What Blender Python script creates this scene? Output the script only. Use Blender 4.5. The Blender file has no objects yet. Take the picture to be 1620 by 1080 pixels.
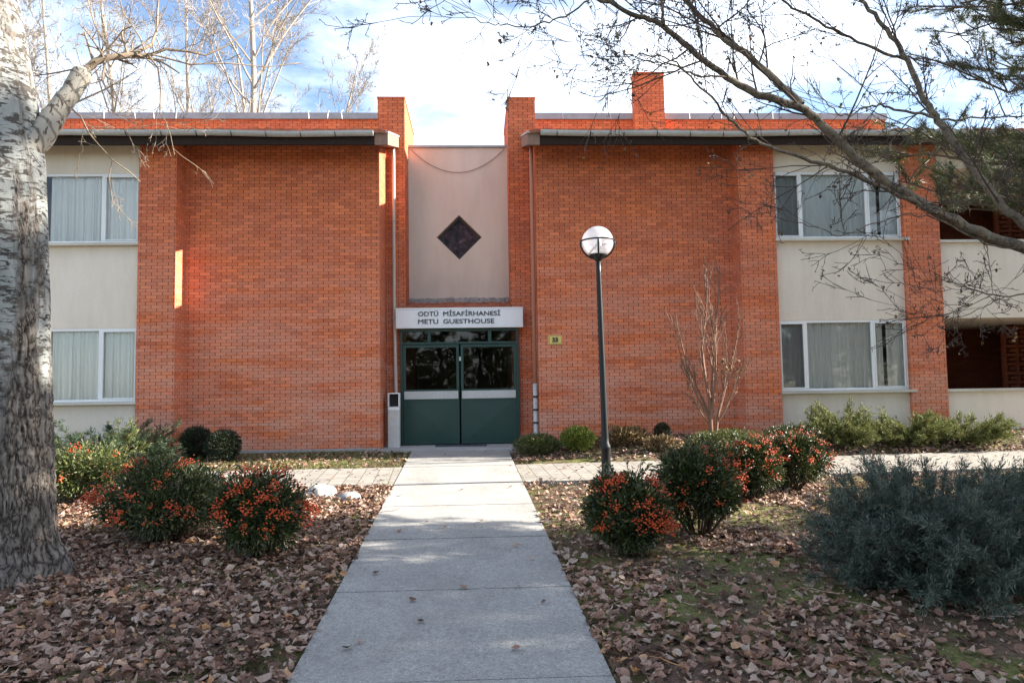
import bpy, math, random
import numpy as np
from mathutils import Vector, Matrix
R_ = math.radians
S = bpy.context.scene
COL = S.collection

# ---------------------------------------------------------------- camera
FPX = 1200.0
YAW, PITCH, ROLL = R_(2.6), R_(3.75), R_(-0.88)
CAM = np.array([0.0, -14.6, 1.0787])
def cam_axes():
    cy, sy, cp, sp, cr, sr = (math.cos(YAW), math.sin(YAW), math.cos(PITCH), math.sin(PITCH), math.cos(ROLL), math.sin(ROLL))
    f = np.array([sy*cp, cy*cp, sp]); r = np.array([cy, -sy, 0.0]); u = np.cross(r, f)
    return cr*r + sr*u, -sr*r + cr*u, f
AX_R, AX_U, AX_F = cam_axes()
cd = bpy.data.cameras.new('camera')
cd.sensor_width = 36.0
cd.lens = FPX/1620*36
cd.clip_start = 0.05
cd.clip_end = 2000
cam = bpy.data.objects.new('camera', cd)
COL.objects.link(cam)
m = Matrix.Identity(4)
for i in range(3):
    m[i][0], m[i][1], m[i][2], m[i][3] = AX_R[i], AX_U[i], -AX_F[i], CAM[i]
cam.matrix_world = m
S.camera = cam

# ---------------------------------------------------------------- sky, sun, exposure
SUN_EL, SUN_AZ = R_(27.3), R_(88.0)      # azimuth clockwise from +Y (the building's depth axis)
w = bpy.data.worlds.new('World'); S.world = w; w.use_nodes = True
nt = w.node_tree; nt.nodes.clear()
out = nt.nodes.new('ShaderNodeOutputWorld'); bg = nt.nodes.new('ShaderNodeBackground')
sky = nt.nodes.new('ShaderNodeTexSky'); sky.sky_type = 'NISHITA'; sky.sun_disc = False
sky.sun_elevation = SUN_EL; sky.sun_rotation = SUN_AZ; sky.altitude = 900; sky.dust_density = 1.2; sky.air_density = 1.0
tc = nt.nodes.new('ShaderNodeTexCoord'); mp = nt.nodes.new('ShaderNodeMapping'); mp.inputs['Scale'].default_value = (1.0, 1.0, 2.6)
mp.inputs['Location'].default_value = (0.35, 0.1, 0.2)
nz = nt.nodes.new('ShaderNodeTexNoise'); nz.inputs['Scale'].default_value = 2.3; nz.inputs['Detail'].default_value = 7; nz.inputs['Roughness'].default_value = 0.55
rp = nt.nodes.new('ShaderNodeValToRGB'); rp.color_ramp.elements[0].position = 0.47; rp.color_ramp.elements[1].position = 0.74
mix = nt.nodes.new('ShaderNodeMix'); mix.data_type = 'RGBA'
mix.inputs[7].default_value = (8.6, 9.0, 9.4, 1)
L = nt.links.new
L(tc.outputs['Generated'], mp.inputs['Vector']); L(mp.outputs['Vector'], nz.inputs['Vector']); L(nz.outputs['Fac'], rp.inputs['Fac'])
L(rp.outputs['Color'], mix.inputs[0]); L(sky.outputs['Color'], mix.inputs[6]); L(mix.outputs[2], bg.inputs['Color']); L(bg.outputs['Background'], out.inputs['Surface'])
bg.inputs['Strength'].default_value = 0.06
sd = bpy.data.lights.new('sun', 'SUN'); sd.energy = 3.9; sd.angle = R_(0.5); sd.color = (1.0, 0.93, 0.82)
sun = bpy.data.objects.new('sun', sd); COL.objects.link(sun)
SUNV = Vector((math.sin(SUN_AZ)*math.cos(SUN_EL), math.cos(SUN_AZ)*math.cos(SUN_EL), math.sin(SUN_EL)))
sun.rotation_euler = SUNV.to_track_quat('Z', 'Y').to_euler()
sun.location = (30, 5, 20)
vs = S.view_settings; vs.view_transform = 'Standard'; vs.look = 'None'; vs.exposure = 2.5; vs.gamma = 1; vs.use_curve_mapping = False
S.render.engine = 'CYCLES'
S.cycles.max_bounces = 7; S.cycles.diffuse_bounces = 3; S.cycles.glossy_bounces = 3; S.cycles.transmission_bounces = 4; S.cycles.transparent_max_bounces = 8
S.cycles.sample_clamp_indirect = 8.0
S.cycles.use_denoising = True

# ---------------------------------------------------------------- helpers
def at(px, py, Y):
    """point of the photograph's 1620x1080 raster on the vertical plane y = Y (metres)"""
    d = AX_R*((px-810)/FPX) - AX_U*((py-540)/FPX) + AX_F
    return CAM + d*((Y-CAM[1])/d[1])
SLOPE = 0.045
def gz(x, y):
    x = np.asarray(x, float); y = np.asarray(y, float)
    def ss(a, b, t):
        t = np.clip((t-a)/(b-a), 0, 1); return t*t*(3-2*t)
    z = SLOPE*np.clip(y, -22, 0)
    return z + 0.2*ss(0.9, 2.0, x)*ss(-2.1, -0.5, y)
_rng = np.random.RandomState(5)
_LAT = _rng.rand(32, 32, 32)
def vnoise(P):
    P = np.asarray(P, float); i = np.floor(P).astype(int); f = P-i; f = f*f*(3-2*f); i &= 31; j = (i+1) & 31
    a, b = (i[..., 0], j[..., 0]), None
    r = 0
    for dx in (0, 1):
        for dy in (0, 1):
            for dz in (0, 1):
                X = j[..., 0] if dx else i[..., 0]; Y = j[..., 1] if dy else i[..., 1]; Z = j[..., 2] if dz else i[..., 2]
                wgt = (f[..., 0] if dx else 1-f[..., 0])*(f[..., 1] if dy else 1-f[..., 1])*(f[..., 2] if dz else 1-f[..., 2])
                r = r + wgt*_LAT[X, Y, Z]
    return r
def fbm(P, o=4):
    P = np.asarray(P, float); r = 0; a = 0.5
    for k in range(o):
        r = r + a*vnoise(P*(2**k)+k*7.3); a *= 0.5
    return r

class MB:
    def __init__(s): s.V = []; s.L = []; s.T = []; s.n = 0
    def add(s, V, loops, totals):
        V = np.asarray(V, float).reshape(-1, 3)
        s.V.append(V); s.L.append(np.asarray(loops, int).ravel()+s.n); s.T.append(np.asarray(totals, int).ravel()); s.n += len(V)
        return s
    def faces(s, V, F):
        return s.add(V, [i for f in F for i in f], [len(f) for f in F])
    def box(s, x0, x1, y0, y1, z0, z1):
        V = [(x, y, z) for z in (z0, z1) for y in (y0, y1) for x in (x0, x1)]
        return s.faces(V, [(0, 2, 3, 1), (4, 5, 7, 6), (0, 1, 5, 4), (2, 6, 7, 3), (0, 4, 6, 2), (1, 3, 7, 5)])
    def tube(s, pts, rad, k=6, cap=True):
        P = np.asarray(pts, float); n = len(P); rad = np.broadcast_to(np.asarray(rad, float), (n,))
        T = np.empty_like(P); T[1:-1] = P[2:]-P[:-2]; T[0] = P[1]-P[0]; T[-1] = P[-1]-P[-2]
        T /= np.maximum(np.linalg.norm(T, axis=1, keepdims=True), 1e-9)
        ref = np.array([0.0, 0, 1]) if abs(T[0, 2]) < 0.9 else np.array([1.0, 0, 0])
        A = np.cross(T, ref); ln = np.linalg.norm(A, axis=1, keepdims=True)
        A = np.where(ln < 1e-3, np.array([[1.0, 0, 0]]), A/np.maximum(ln, 1e-9)); B = np.cross(T, A)
        th = np.arange(k)*2*math.pi/k
        V = P[:, None, :] + rad[:, None, None]*(np.cos(th)[None, :, None]*A[:, None, :] + np.sin(th)[None, :, None]*B[:, None, :])
        i = np.arange(n-1)[:, None]*k; j = np.arange(k)[None, :]; j2 = (j+1) % k
        q = np.stack([i+j, i+j2, i+k+j2, i+k+j], -1).reshape(-1)
        tot = np.full((n-1)*k, 4)
        if cap:
            q = np.concatenate([q, np.arange(k)[::-1], np.arange(k)+(n-1)*k]); tot = np.concatenate([tot, [k, k]])
        return s.add(V.reshape(-1, 3), q, tot)
    def grid(s, V, nu, nv, wrap=False):
        """V is (nv, nu, 3)"""
        i = np.arange(nv-1)[:, None]*nu
        if wrap: j = np.arange(nu)[None, :]; j2 = (j+1) % nu
        else: j = np.arange(nu-1)[None, :]; j2 = j+1
        q = np.stack([i+j, i+j2, i+nu+j2, i+nu+j], -1).reshape(-1)
        return s.add(np.asarray(V).reshape(-1, 3), q, np.full(len(q)//4, 4))
    def lathe(s, prof, k=24, c=(0, 0, 0)):
        p = np.asarray(prof, float); th = np.arange(k)*2*math.pi/k
        V = np.stack([p[:, 0][:, None]*np.cos(th)+c[0], p[:, 0][:, None]*np.sin(th)+c[1], np.repeat(p[:, 1][:, None], k, 1)+c[2]], -1)
        return s.grid(V, k, len(p), True)
    def scatter(s, tv, tf, pos, rot, sc):
        """copies of the leaf template (tv, tf) at pos with rotation matrices rot and scales sc"""
        tv = np.asarray(tv, float); pos = np.asarray(pos); n = len(pos); sc = np.broadcast_to(np.asarray(sc, float), (n,))
        V = np.einsum('nij,vj->nvi', rot, tv)*sc[:, None, None] + pos[:, None, :]
        lp = np.array([i for f in tf for i in f]); tt = np.array([len(f) for f in tf])
        return s.add(V.reshape(-1, 3), (np.arange(n)[:, None]*len(tv)+lp[None, :]).ravel(), np.tile(tt, n))
    def build(s, name, mat, parent=None, smooth=False, uv=False, bevel=0.0, loc=None):
        me = bpy.data.meshes.new(name)
        V = np.concatenate(s.V); Lp = np.concatenate(s.L); T = np.concatenate(s.T)
        if loc is not None: V = V-np.asarray(loc, float)
        me.vertices.add(len(V)); me.vertices.foreach_set('co', V.astype(np.float32).ravel())
        me.loops.add(len(Lp)); me.loops.foreach_set('vertex_index', Lp.astype(np.int32))
        me.polygons.add(len(T)); st = np.concatenate([[0], np.cumsum(T)[:-1]])
        me.polygons.foreach_set('loop_start', st.astype(np.int32)); me.polygons.foreach_set('loop_total', T.astype(np.int32))
        me.polygons.foreach_set('use_smooth', np.full(len(T), bool(smooth)))
        me.update(calc_edges=True); me.validate()
        if uv:
            N = np.empty(len(me.polygons)*3, np.float32); me.polygons.foreach_get('normal', N); N = np.abs(N.reshape(-1, 3))
            NL = np.repeat(N, T, axis=0); C = V[Lp]
            top = NL[:, 2] > 0.75; side = (NL[:, 0] > NL[:, 1]) & ~top
            U = np.where(top[:, None], C[:, :2], np.where(side[:, None], C[:, [1, 2]]+np.array([[0.07, 0]]), C[:, [0, 2]]))
            l = me.uv_layers.new(name='UVMap'); l.data.foreach_set('uv', U.astype(np.float32).ravel())
        me.materials.append(mat)
        o = bpy.data.objects.new(name, me); COL.objects.link(o)
        if loc is not None: o.location = loc
        if parent is not None: o.parent = parent
        if bevel:
            b = o.modifiers.new('bevel', 'BEVEL'); b.width = bevel; b.segments = 2; b.limit_method = 'ANGLE'
        return o
def tag(o, label=None, cat=None, group=None, kind=None):
    if label: o['label'] = label
    if cat: o['category'] = cat
    if group: o['group'] = group
    if kind: o['kind'] = kind
    return o
def empty(name, loc=(0, 0, 0), label=None, cat=None, group=None):
    o = bpy.data.objects.new(name, None); COL.objects.link(o); o.location = loc; o.empty_display_size = 0.2
    return tag(o, label, cat, group)
def local(o, root):
    """child built in world metres -> keep it there under a root that is not at the origin"""
    o.parent = root; o.location = Vector(o.location)-Vector(root.location); return o
def rot_from(nrm, spin):
    """rotation matrices whose z axis is nrm, spun by spin about it"""
    n = nrm/np.maximum(np.linalg.norm(nrm, axis=1, keepdims=True), 1e-9)
    ref = np.where(np.abs(n[:, 2:3]) < 0.95, np.array([[0, 0, 1.0]]), np.array([[1.0, 0, 0]]))
    a = np.cross(ref, n); a /= np.maximum(np.linalg.norm(a, axis=1, keepdims=True), 1e-9); b = np.cross(n, a)
    c, s = np.cos(spin)[:, None], np.sin(spin)[:, None]
    return np.stack([a*c+b*s, -a*s+b*c, n], -1)
def rot_along(d, spin):
    """rotation matrices whose y axis runs along d"""
    Rm = rot_from(d, spin)
    return np.stack([Rm[:, :, 0], Rm[:, :, 2], -Rm[:, :, 1]], -1)

# ---------------------------------------------------------------- materials
def mat(name, color=(0.5, 0.5, 0.5), rough=0.8, metal=0.0, spec=0.5):
    ma = bpy.data.materials.new(name); ma.use_nodes = True
    b = ma.node_tree.nodes['Principled BSDF']
    b.inputs['Base Color'].default_value = (*color, 1); b.inputs['Roughness'].default_value = rough; b.inputs['Metallic'].default_value = metal
    b.inputs['Specular IOR Level'].default_value = spec
    return ma
class NT:
    """small wrapper to write node trees briefly"""
    def __init__(s, ma): s.t = ma.node_tree; s.b = s.t.nodes['Principled BSDF']
    def n(s, typ, **kw):
        x = s.t.nodes.new(typ)
        for k, v in kw.items():
            if k.startswith('_'): setattr(x, k[1:], v)
            else: x.inputs[k.replace('__', ' ')].default_value = v
        return x
    def l(s, a, b): s.t.links.new(a, b)
    def coord(s, kind='Object', scale=(1, 1, 1), loc=(0, 0, 0)):
        t = s.n('ShaderNodeTexCoord'); mpn = s.n('ShaderNodeMapping'); mpn.inputs['Scale'].default_value = scale; mpn.inputs['Location'].default_value = loc
        s.l(t.outputs[kind], mpn.inputs['Vector']); return mpn.outputs['Vector']
    def noise(s, vec, scale, detail=4, rough=0.55, dist=0.0):
        x = s.n('ShaderNodeTexNoise', Scale=scale, Detail=detail, Roughness=rough, Distortion=dist); s.l(vec, x.inputs['Vector']); return x.outputs['Fac']
    def ramp(s, fac, stops, interp='LINEAR'):
        x = s.n('ShaderNodeValToRGB'); cr = x.color_ramp; cr.interpolation = interp
        while len(cr.elements) < len(stops): cr.elements.new(0.5)
        for e, (p, c) in zip(cr.elements, stops):
            e.position = p; e.color = (*c, 1) if len(c) == 3 else c
        s.l(fac, x.inputs['Fac']); return x.outputs['Color']
    def mix(s, fac, a, b, mode='MIX'):
        x = s.n('ShaderNodeMix'); x.data_type = 'RGBA'; x.blend_type = mode
        for v, sock in ((fac, x.inputs[0]), (a, x.inputs[6]), (b, x.inputs[7])):
            if isinstance(v, (int, float)): sock.default_value = v
            elif isinstance(v, tuple): sock.default_value = (*v, 1)
            else: s.l(v, sock)
        return x.outputs[2]
    def math(s, op, a, b=0.0):
        x = s.n('ShaderNodeMath'); x.operation = op
        for v, sock in ((a, x.inputs[0]), (b, x.inputs[1])):
            if isinstance(v, (int, float)): sock.default_value = v
            else: s.l(v, sock)
        return x.outputs[0]
    def bump(s, h, strength=0.3, dist=0.01):
        x = s.n('ShaderNodeBump', Strength=strength, Distance=dist); s.l(h, x.inputs['Height']); s.l(x.outputs['Normal'], s.b.inputs['Normal'])
    def col(s, c): s.l(c, s.b.inputs['Base Color'])
B3 = (0, 0, 0); W3 = (1, 1, 1)

def brick_mat(name, tint=1.0, efflo=True):
    ma = mat(name, rough=0.88, spec=0.25); g = NT(ma)
    BW, RH = 0.203, 0.0612
    uv = g.coord('UV')
    br = g.n('ShaderNodeTexBrick', Scale=1.0, Mortar__Size=0.0035, Mortar__Smooth=0.4, Bias=0.0, Brick__Width=BW, Row__Height=RH)
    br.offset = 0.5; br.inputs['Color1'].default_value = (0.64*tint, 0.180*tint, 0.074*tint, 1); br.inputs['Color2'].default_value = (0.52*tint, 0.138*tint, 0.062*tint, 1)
    br.inputs['Mortar'].default_value = (0.21, 0.085, 0.058, 1)
    g.l(uv, br.inputs['Vector'])
    ob = g.coord('Object')
    # a second brick layer on the same bond gives single bricks burnt darker or paler
    br2 = g.n('ShaderNodeTexBrick', Scale=1.0, Mortar__Size=0.0, Bias=0.0, Brick__Width=BW, Row__Height=RH)
    br2.offset = 0.5; br2.inputs['Color1'].default_value = (0.82, 0.80, 0.80, 1); br2.inputs['Color2'].default_value = (1.16, 1.18, 1.2, 1)
    uo = g.coord('UV', loc=(BW*40, RH*26, 0)); g.l(uo, br2.inputs['Vector'])
    c = g.mix(0.75, br.outputs['Color'], br2.outputs['Color'], 'MULTIPLY')
    # firing patches: orange against mauve
    pat = g.noise(g.coord('Object', scale=(0.8, 0.8, 1.6)), 0.9, 5, 0.62)
    c = g.mix(0.8, c, g.ramp(pat, [(0.32, (0.88, 0.92, 1.10)), (0.5, (1.0, 1.0, 1.0)), (0.68, (1.12, 1.08, 0.85))]), 'MULTIPLY')
    fine = g.noise(ob, 45, 3, 0.7); c = g.mix(0.6, c, g.ramp(fine, [(0.25, (0.68, 0.66, 0.64)), (0.75, (1.28, 1.28, 1.28))]), 'MULTIPLY')
    # open, shadow-dark perpend joints
    sp = g.n('ShaderNodeSeparateXYZ'); g.l(uv, sp.inputs[0])
    row = g.math('FLOOR', g.math('DIVIDE', sp.outputs['Y'], RH)); par = g.math('SUBTRACT', 0.5, g.math('MULTIPLY', g.math('MODULO', g.math('ABSOLUTE', row), 2.0), 0.5))
    fu = g.math('FRACT', g.math('ADD', g.math('DIVIDE', sp.outputs['X'], BW), par))
    ed_ = g.math('ABSOLUTE', g.math('SUBTRACT', fu, 0.5))
    jn = g.noise(g.coord('UV', scale=(9, 14, 1)), 1.0, 2)
    per = g.math('GREATER_THAN', g.math('ADD', ed_, g.math('MULTIPLY', g.math('SUBTRACT', jn, 0.5), 0.05)), 0.466)
    if efflo:
        st = g.coord('Object', scale=(0.45, 0.45, 3.6)); e = g.noise(st, 1.25, 6, 0.66)
        e = g.ramp(e, [(0.41, B3), (0.58, W3)])
        sx = g.n('ShaderNodeSeparateXYZ'); g.l(ob, sx.inputs[0])
        low = g.n('ShaderNodeMapRange'); low.inputs[1].default_value = 0.3; low.inputs[2].default_value = 4.6; low.inputs[3].default_value = 0.74; low.inputs[4].default_value = 0.05
        g.l(sx.outputs['Z'], low.inputs[0])
        f = g.math('MULTIPLY', e, low.outputs[0])
        f = g.math('MULTIPLY', f, g.math('SUBTRACT', 1.0, g.math('MULTIPLY', br.outputs['Fac'], 0.7)))
        c = g.mix(f, c, (0.58, 0.315, 0.235))
    c = g.mix(g.math('MULTIPLY', per, 0.68), c, (0.045, 0.026, 0.022))
    g.col(c)
    h = g.math('SUBTRACT', g.math('SUBTRACT', g.math('MULTIPLY', fine, 0.25), br.outputs['Fac']), per)
    g.bump(h, 0.6, 0.008)
    return ma
def plaster_mat(name, c0, c1, stain=0.25):
    ma = mat(name, rough=0.92, spec=0.2); g = NT(ma); ob = g.coord('Object')
    c = g.mix(g.noise(ob, 1.1, 5, 0.6), c0, c1)
    dr = g.noise(g.coord('Object', scale=(2.2, 2.2, 0.5)), 1.0, 6, 0.7)
    c = g.mix(stain, c, g.ramp(dr, [(0.35, (0.62, 0.58, 0.52)), (0.6, W3)]), 'MULTIPLY')
    c = g.mix(0.35, c, g.ramp(g.noise(ob, 60, 3), [(0.3, (0.82, 0.82, 0.82)), (0.7, (1.08, 1.08, 1.08))]), 'MULTIPLY')
    g.col(c); g.bump(g.noise(ob, 90, 3), 0.25, 0.004); return ma
def speckle_mat(name, stops, scale, rough=0.9, bump=0.3, dist=0.004, big=0.5, bscale=0.9, spec=0.3):
    ma = mat(name, rough=rough, spec=spec); g = NT(ma); ob = g.coord('Object')
    n = g.noise(ob, scale, 5, 0.7); c = g.ramp(n, stops)
    c = g.mix(big, c, g.ramp(g.noise(ob, bscale, 5, 0.6), [(0.3, (0.65, 0.64, 0.63)), (0.7, (1.2, 1.2, 1.2))]), 'MULTIPLY')
    g.col(c); g.bump(n, bump, dist); return ma
def leaf_mat(name, stops, rough=0.55, trans=0.25, spec=0.4):
    """leaf colour varies from leaf to leaf; a little light comes through"""
    ma = mat(name, rough=rough, spec=spec); g = NT(ma)
    ge = g.n('ShaderNodeNewGeometry'); c = g.ramp(ge.outputs['Random Per Island'], stops); g.col(c)
    if trans:
        tr = g.n('ShaderNodeBsdfTranslucent'); g.l(c, tr.inputs['Color']); ms = g.n('ShaderNodeMixShader', Fac=trans)
        o = g.t.nodes['Material Output']; g.l(g.b.outputs[0], ms.inputs[1]); g.l(tr.outputs[0], ms.inputs[2]); g.l(ms.outputs[0], o.inputs['Surface'])
    return ma
def bark_mat(name, c0, c1, scale=12, bump=0.5):
    ma = mat(name, rough=0.9, spec=0.2); g = NT(ma)
    n = g.noise(g.coord('Object', scale=(1, 1, 0.35)), scale, 5, 0.65); g.col(g.mix(n, c0, c1)); g.bump(n, bump, 0.01); return ma
def glass_mat(name, tint=(0.9, 0.95, 0.95), ior=1.5, base=0.0):
    ma = bpy.data.materials.new(name); ma.use_nodes = True; t = ma.node_tree; t.nodes.clear()
    o = t.nodes.new('ShaderNodeOutputMaterial'); gl = t.nodes.new('ShaderNodeBsdfGlossy'); gl.inputs['Roughness'].default_value = 0.012
    tr = t.nodes.new('ShaderNodeBsdfTransparent'); tr.inputs['Color'].default_value = (*tint, 1)
    fr = t.nodes.new('ShaderNodeFresnel'); fr.inputs['IOR'].default_value = ior; ms = t.nodes.new('ShaderNodeMixShader')
    ad = t.nodes.new('ShaderNodeMath'); ad.operation = 'ADD'; ad.use_clamp = True; ad.inputs[1].default_value = base
    nz = t.nodes.new('ShaderNodeTexNoise'); nz.inputs['Scale'].default_value = 1.6; bp = t.nodes.new('ShaderNodeBump'); bp.inputs['Strength'].default_value = 0.06; bp.inputs['Distance'].default_value = 0.03
    tcc = t.nodes.new('ShaderNodeTexCoord')
    t.links.new(tcc.outputs['Object'], nz.inputs['Vector']); t.links.new(nz.outputs['Fac'], bp.inputs['Height']); t.links.new(bp.outputs['Normal'], gl.inputs['Normal'])
    t.links.new(fr.outputs[0], ad.inputs[0]); t.links.new(ad.outputs[0], ms.inputs[0]); t.links.new(tr.outputs[0], ms.inputs[1]); t.links.new(gl.outputs[0], ms.inputs[2]); t.links.new(ms.outputs[0], o.inputs['Surface'])
    return ma

M = {}
M['brick'] = brick_mat('facing_brick')
M['brick_shade'] = brick_mat('recess_shade_brick', 0.3, False)  # facing brick toned down: the balcony recess shade is painted into its colour
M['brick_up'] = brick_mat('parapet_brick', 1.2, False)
M['cream'] = plaster_mat('cream_plaster', (0.69, 0.61, 0.505), (0.755, 0.68, 0.58), 0.28)
M['beige'] = plaster_mat('beige_plaster', (0.65, 0.55, 0.465), (0.71, 0.61, 0.52), 0.3)
M['concrete'] = speckle_mat('rough_concrete', [(0.3, (0.20, 0.19, 0.18)), (0.7, (0.40, 0.39, 0.37))], 30)
M['sill'] = speckle_mat('stone_sill', [(0.3, (0.46, 0.43, 0.37)), (0.7, (0.6, 0.57, 0.5))], 40)
M['white_frame'] = mat('white_window_frame', (0.74, 0.75, 0.74), 0.45)
M['glass'] = glass_mat('window_glass', (0.98, 1.0, 0.99), 1.5, 0.02)
M['door_glass'] = glass_mat('door_glass', (0.42, 0.44, 0.42), 1.5, 0.0)
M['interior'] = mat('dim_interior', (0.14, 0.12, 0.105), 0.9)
M['metal'] = speckle_mat('grey_zinc', [(0.3, (0.36, 0.38, 0.38)), (0.7, (0.50, 0.52, 0.51))], 14, rough=0.5, bump=0.1, spec=0.5)
M['flash'] = speckle_mat('grey_flashing', [(0.3, (0.27, 0.30, 0.33)), (0.7, (0.36, 0.40, 0.43))], 6, rough=0.5, bump=0.1)
M['alu'] = speckle_mat('brushed_aluminium', [(0.3, (0.50, 0.50, 0.48)), (0.7, (0.62, 0.62, 0.60))], 25, rough=0.42, bump=0.1, spec=0.6)
M['wood_dark'] = bark_mat('dark_eave_board', (0.02, 0.013, 0.012), (0.045, 0.032, 0.027), 20)
M['wood_old'] = bark_mat('weathered_verge_board', (0.15, 0.085, 0.065), (0.34, 0.23, 0.175), 14)
M['black'] = mat('black_joint', (0.02, 0.02, 0.02), 0.7)
M['tile'] = speckle_mat('clay_roof_tile', [(0.3, (0.28, 0.09, 0.05)), (0.7, (0.45, 0.17, 0.10))], 7, big=0.7, bscale=3)
M['cable'] = mat('brown_cable', (0.22, 0.16, 0.13), 0.7)
M['pipe_red'] = mat('brick_red_downpipe', (0.42, 0.19, 0.125), 0.6)
M['pipe_pale'] = mat('pale_downpipe', (0.5, 0.44, 0.38), 0.5)
# curtains
ma = mat('sheer_curtain', (0.90, 0.90, 0.87), 0.9, spec=0.1); g = NT(ma)
tr = g.n('ShaderNodeBsdfTranslucent'); tr.inputs['Color'].default_value = (0.6, 0.6, 0.58, 1); msx = g.n('ShaderNodeMixShader', Fac=0.05)
g.l(g.b.outputs[0], msx.inputs[1]); g.l(tr.outputs[0], msx.inputs[2]); g.l(msx.outputs[0], g.t.nodes['Material Output'].inputs['Surface']); M['curtain'] = ma
ma = bpy.data.materials.new('insect_screen'); ma.use_nodes = True; t_ = ma.node_tree; t_.nodes.clear()
o_ = t_.nodes.new('ShaderNodeOutputMaterial'); d_ = t_.nodes.new('ShaderNodeBsdfDiffuse'); d_.inputs['Color'].default_value = (0.10, 0.10, 0.10, 1); p_ = t_.nodes.new('ShaderNodeBsdfTransparent'); x_ = t_.nodes.new('ShaderNodeMixShader'); x_.inputs[0].default_value = 0.42
t_.links.new(p_.outputs[0], x_.inputs[1]); t_.links.new(d_.outputs[0], x_.inputs[2]); t_.links.new(x_.outputs[0], o_.inputs['Surface']); M['screen'] = ma
# door paint
ma = mat('dark_green_paint', rough=0.38); g = NT(ma); ob = g.coord('Object')
g.col(g.mix(g.noise(ob, 3.5, 5, 0.65), (0.005, 0.032, 0.025), (0.015, 0.060, 0.048))); g.bump(g.noise(ob, 5, 3), 0.12, 0.01); M['green'] = ma
ma = mat('sign_face', rough=0.4); g = NT(ma); ob = g.coord('Object')
g.col(g.mix(g.noise(g.coord('Object', scale=(5, 5, 0.8)), 1.5, 4), (0.78, 0.79, 0.81), (0.86, 0.87, 0.88))); M['sign'] = ma
M['sign_frame'] = mat('sign_frame_white', (0.80, 0.81, 0.81), 0.4)
M['letter'] = mat('dark_lettering', (0.03, 0.03, 0.035), 0.5)
M['yellow'] = mat('yellow_enamel', (0.72, 0.56, 0.16), 0.35)

# ---------------------------------------------------------------- ground, walks
xs = np.concatenate([np.linspace(-400, -16, 16), np.linspace(-15, 18, 199), np.linspace(19, 400, 16)])
ys = np.concatenate([np.linspace(-400, -24, 14), np.linspace(-23, 3, 157), np.linspace(4, 500, 16)])
X, Y = np.meshgrid(xs, ys)
Z = gz(X, Y) + np.where((Y > -22) & (Y < 0) & (np.abs(X) < 14), 0.05*(fbm(np.stack([X*0.9, Y*0.9, 0*X], -1))-0.47), 0)
onwalk = (X > -1.45) & (X < 0.95) & (Y < 0.3) & (Y > -22); Z = np.where(onwalk, gz(X, Y)-0.05, Z)
onpath = (Y > -4.35+0.055*X) & (Y < -2.1+0.055*X) & (np.abs(X) < 16); Z = np.where(onpath, gz(X, Y)-0.04, Z)
ma = mat('leafy_soil', rough=0.95, spec=0.15); g = NT(ma); ob = g.coord('Object')
n1 = g.noise(ob, 1.3, 5, 0.65); n2 = g.noise(ob, 26, 4, 0.7)
soil = g.ramp(n2, [(0.3, (0.045, 0.03, 0.022)), (0.55, (0.12, 0.08, 0.058)), (0.75, (0.2, 0.14, 0.1))])
moss = g.ramp(n2, [(0.3, (0.05, 0.06, 0.018)), (0.7, (0.18, 0.175, 0.062))])
g.col(g.mix(g.ramp(n1, [(0.46, B3), (0.6, W3)]), soil, moss)); g.bump(n2, 0.6, 0.02)
M['soil'] = ma
tag(MB().grid(np.stack([X, Y, Z], -1), len(xs), len(ys)).build('ground', M['soil'], smooth=True), kind='structure')

# exposed-aggregate walkway: slabs with open joints, edges run slightly askew to the facade
ma = mat('aggregate_concrete', rough=0.9, spec=0.25); g = NT(ma); ob = g.coord('Object')
v = g.n('ShaderNodeTexVoronoi', Scale=110.0); g.l(ob, v.inputs['Vector'])
sp = g.n('ShaderNodeSeparateColor'); g.l(v.outputs['Color'], sp.inputs[0])
c = g.ramp(sp.outputs[0], [(0.0, (0.225, 0.216, 0.20)), (0.35, (0.30, 0.29, 0.27)), (0.75, (0.345, 0.333, 0.311)), (1.0, (0.41, 0.397, 0.372))])
c = g.mix(0.5, c, g.ramp(g.noise(ob, 1.6, 6, 0.65), [(0.3, (0.72, 0.72, 0.72)), (0.68, (1.14, 1.14, 1.13))]), 'MULTIPLY')
c = g.mix(0.6, c, g.ramp(g.noise(ob, 22, 4, 0.7), [(0.3, (0.76, 0.76, 0.76)), (0.7, (1.15, 1.15, 1.15))]), 'MULTIPLY')
c = g.mix(g.ramp(g.noise(ob, 3.3, 6, 0.7), [(0.63, B3), (0.72, (0.5, 0.5, 0.5))]), c, (0.17, 0.15, 0.13))
c = g.mix(g.ramp(g.noise(g.coord('Object', scale=(1.4, 0.7, 1)), 1.0, 6, 0.72, 0.4), [(0.5, B3), (0.72, (0.45, 0.45, 0.45))]), c, (0.15, 0.138, 0.122))
g.col(c); g.bump(v.outputs['Distance'], 0.5, 0.006); M['walk'] = ma
def wl(y): return -1.235 - 0.0215*y*1.0*(1)  if False else -1.24 + (-0.4-y)*0.0205
def wr(y): return 0.535 + (-0.4-y)*0.0165
walk = MB(); rr = random.Random(3)
ed = [-0.42] + [-0.85-1.6*k for k in range(0, 13)]
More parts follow.
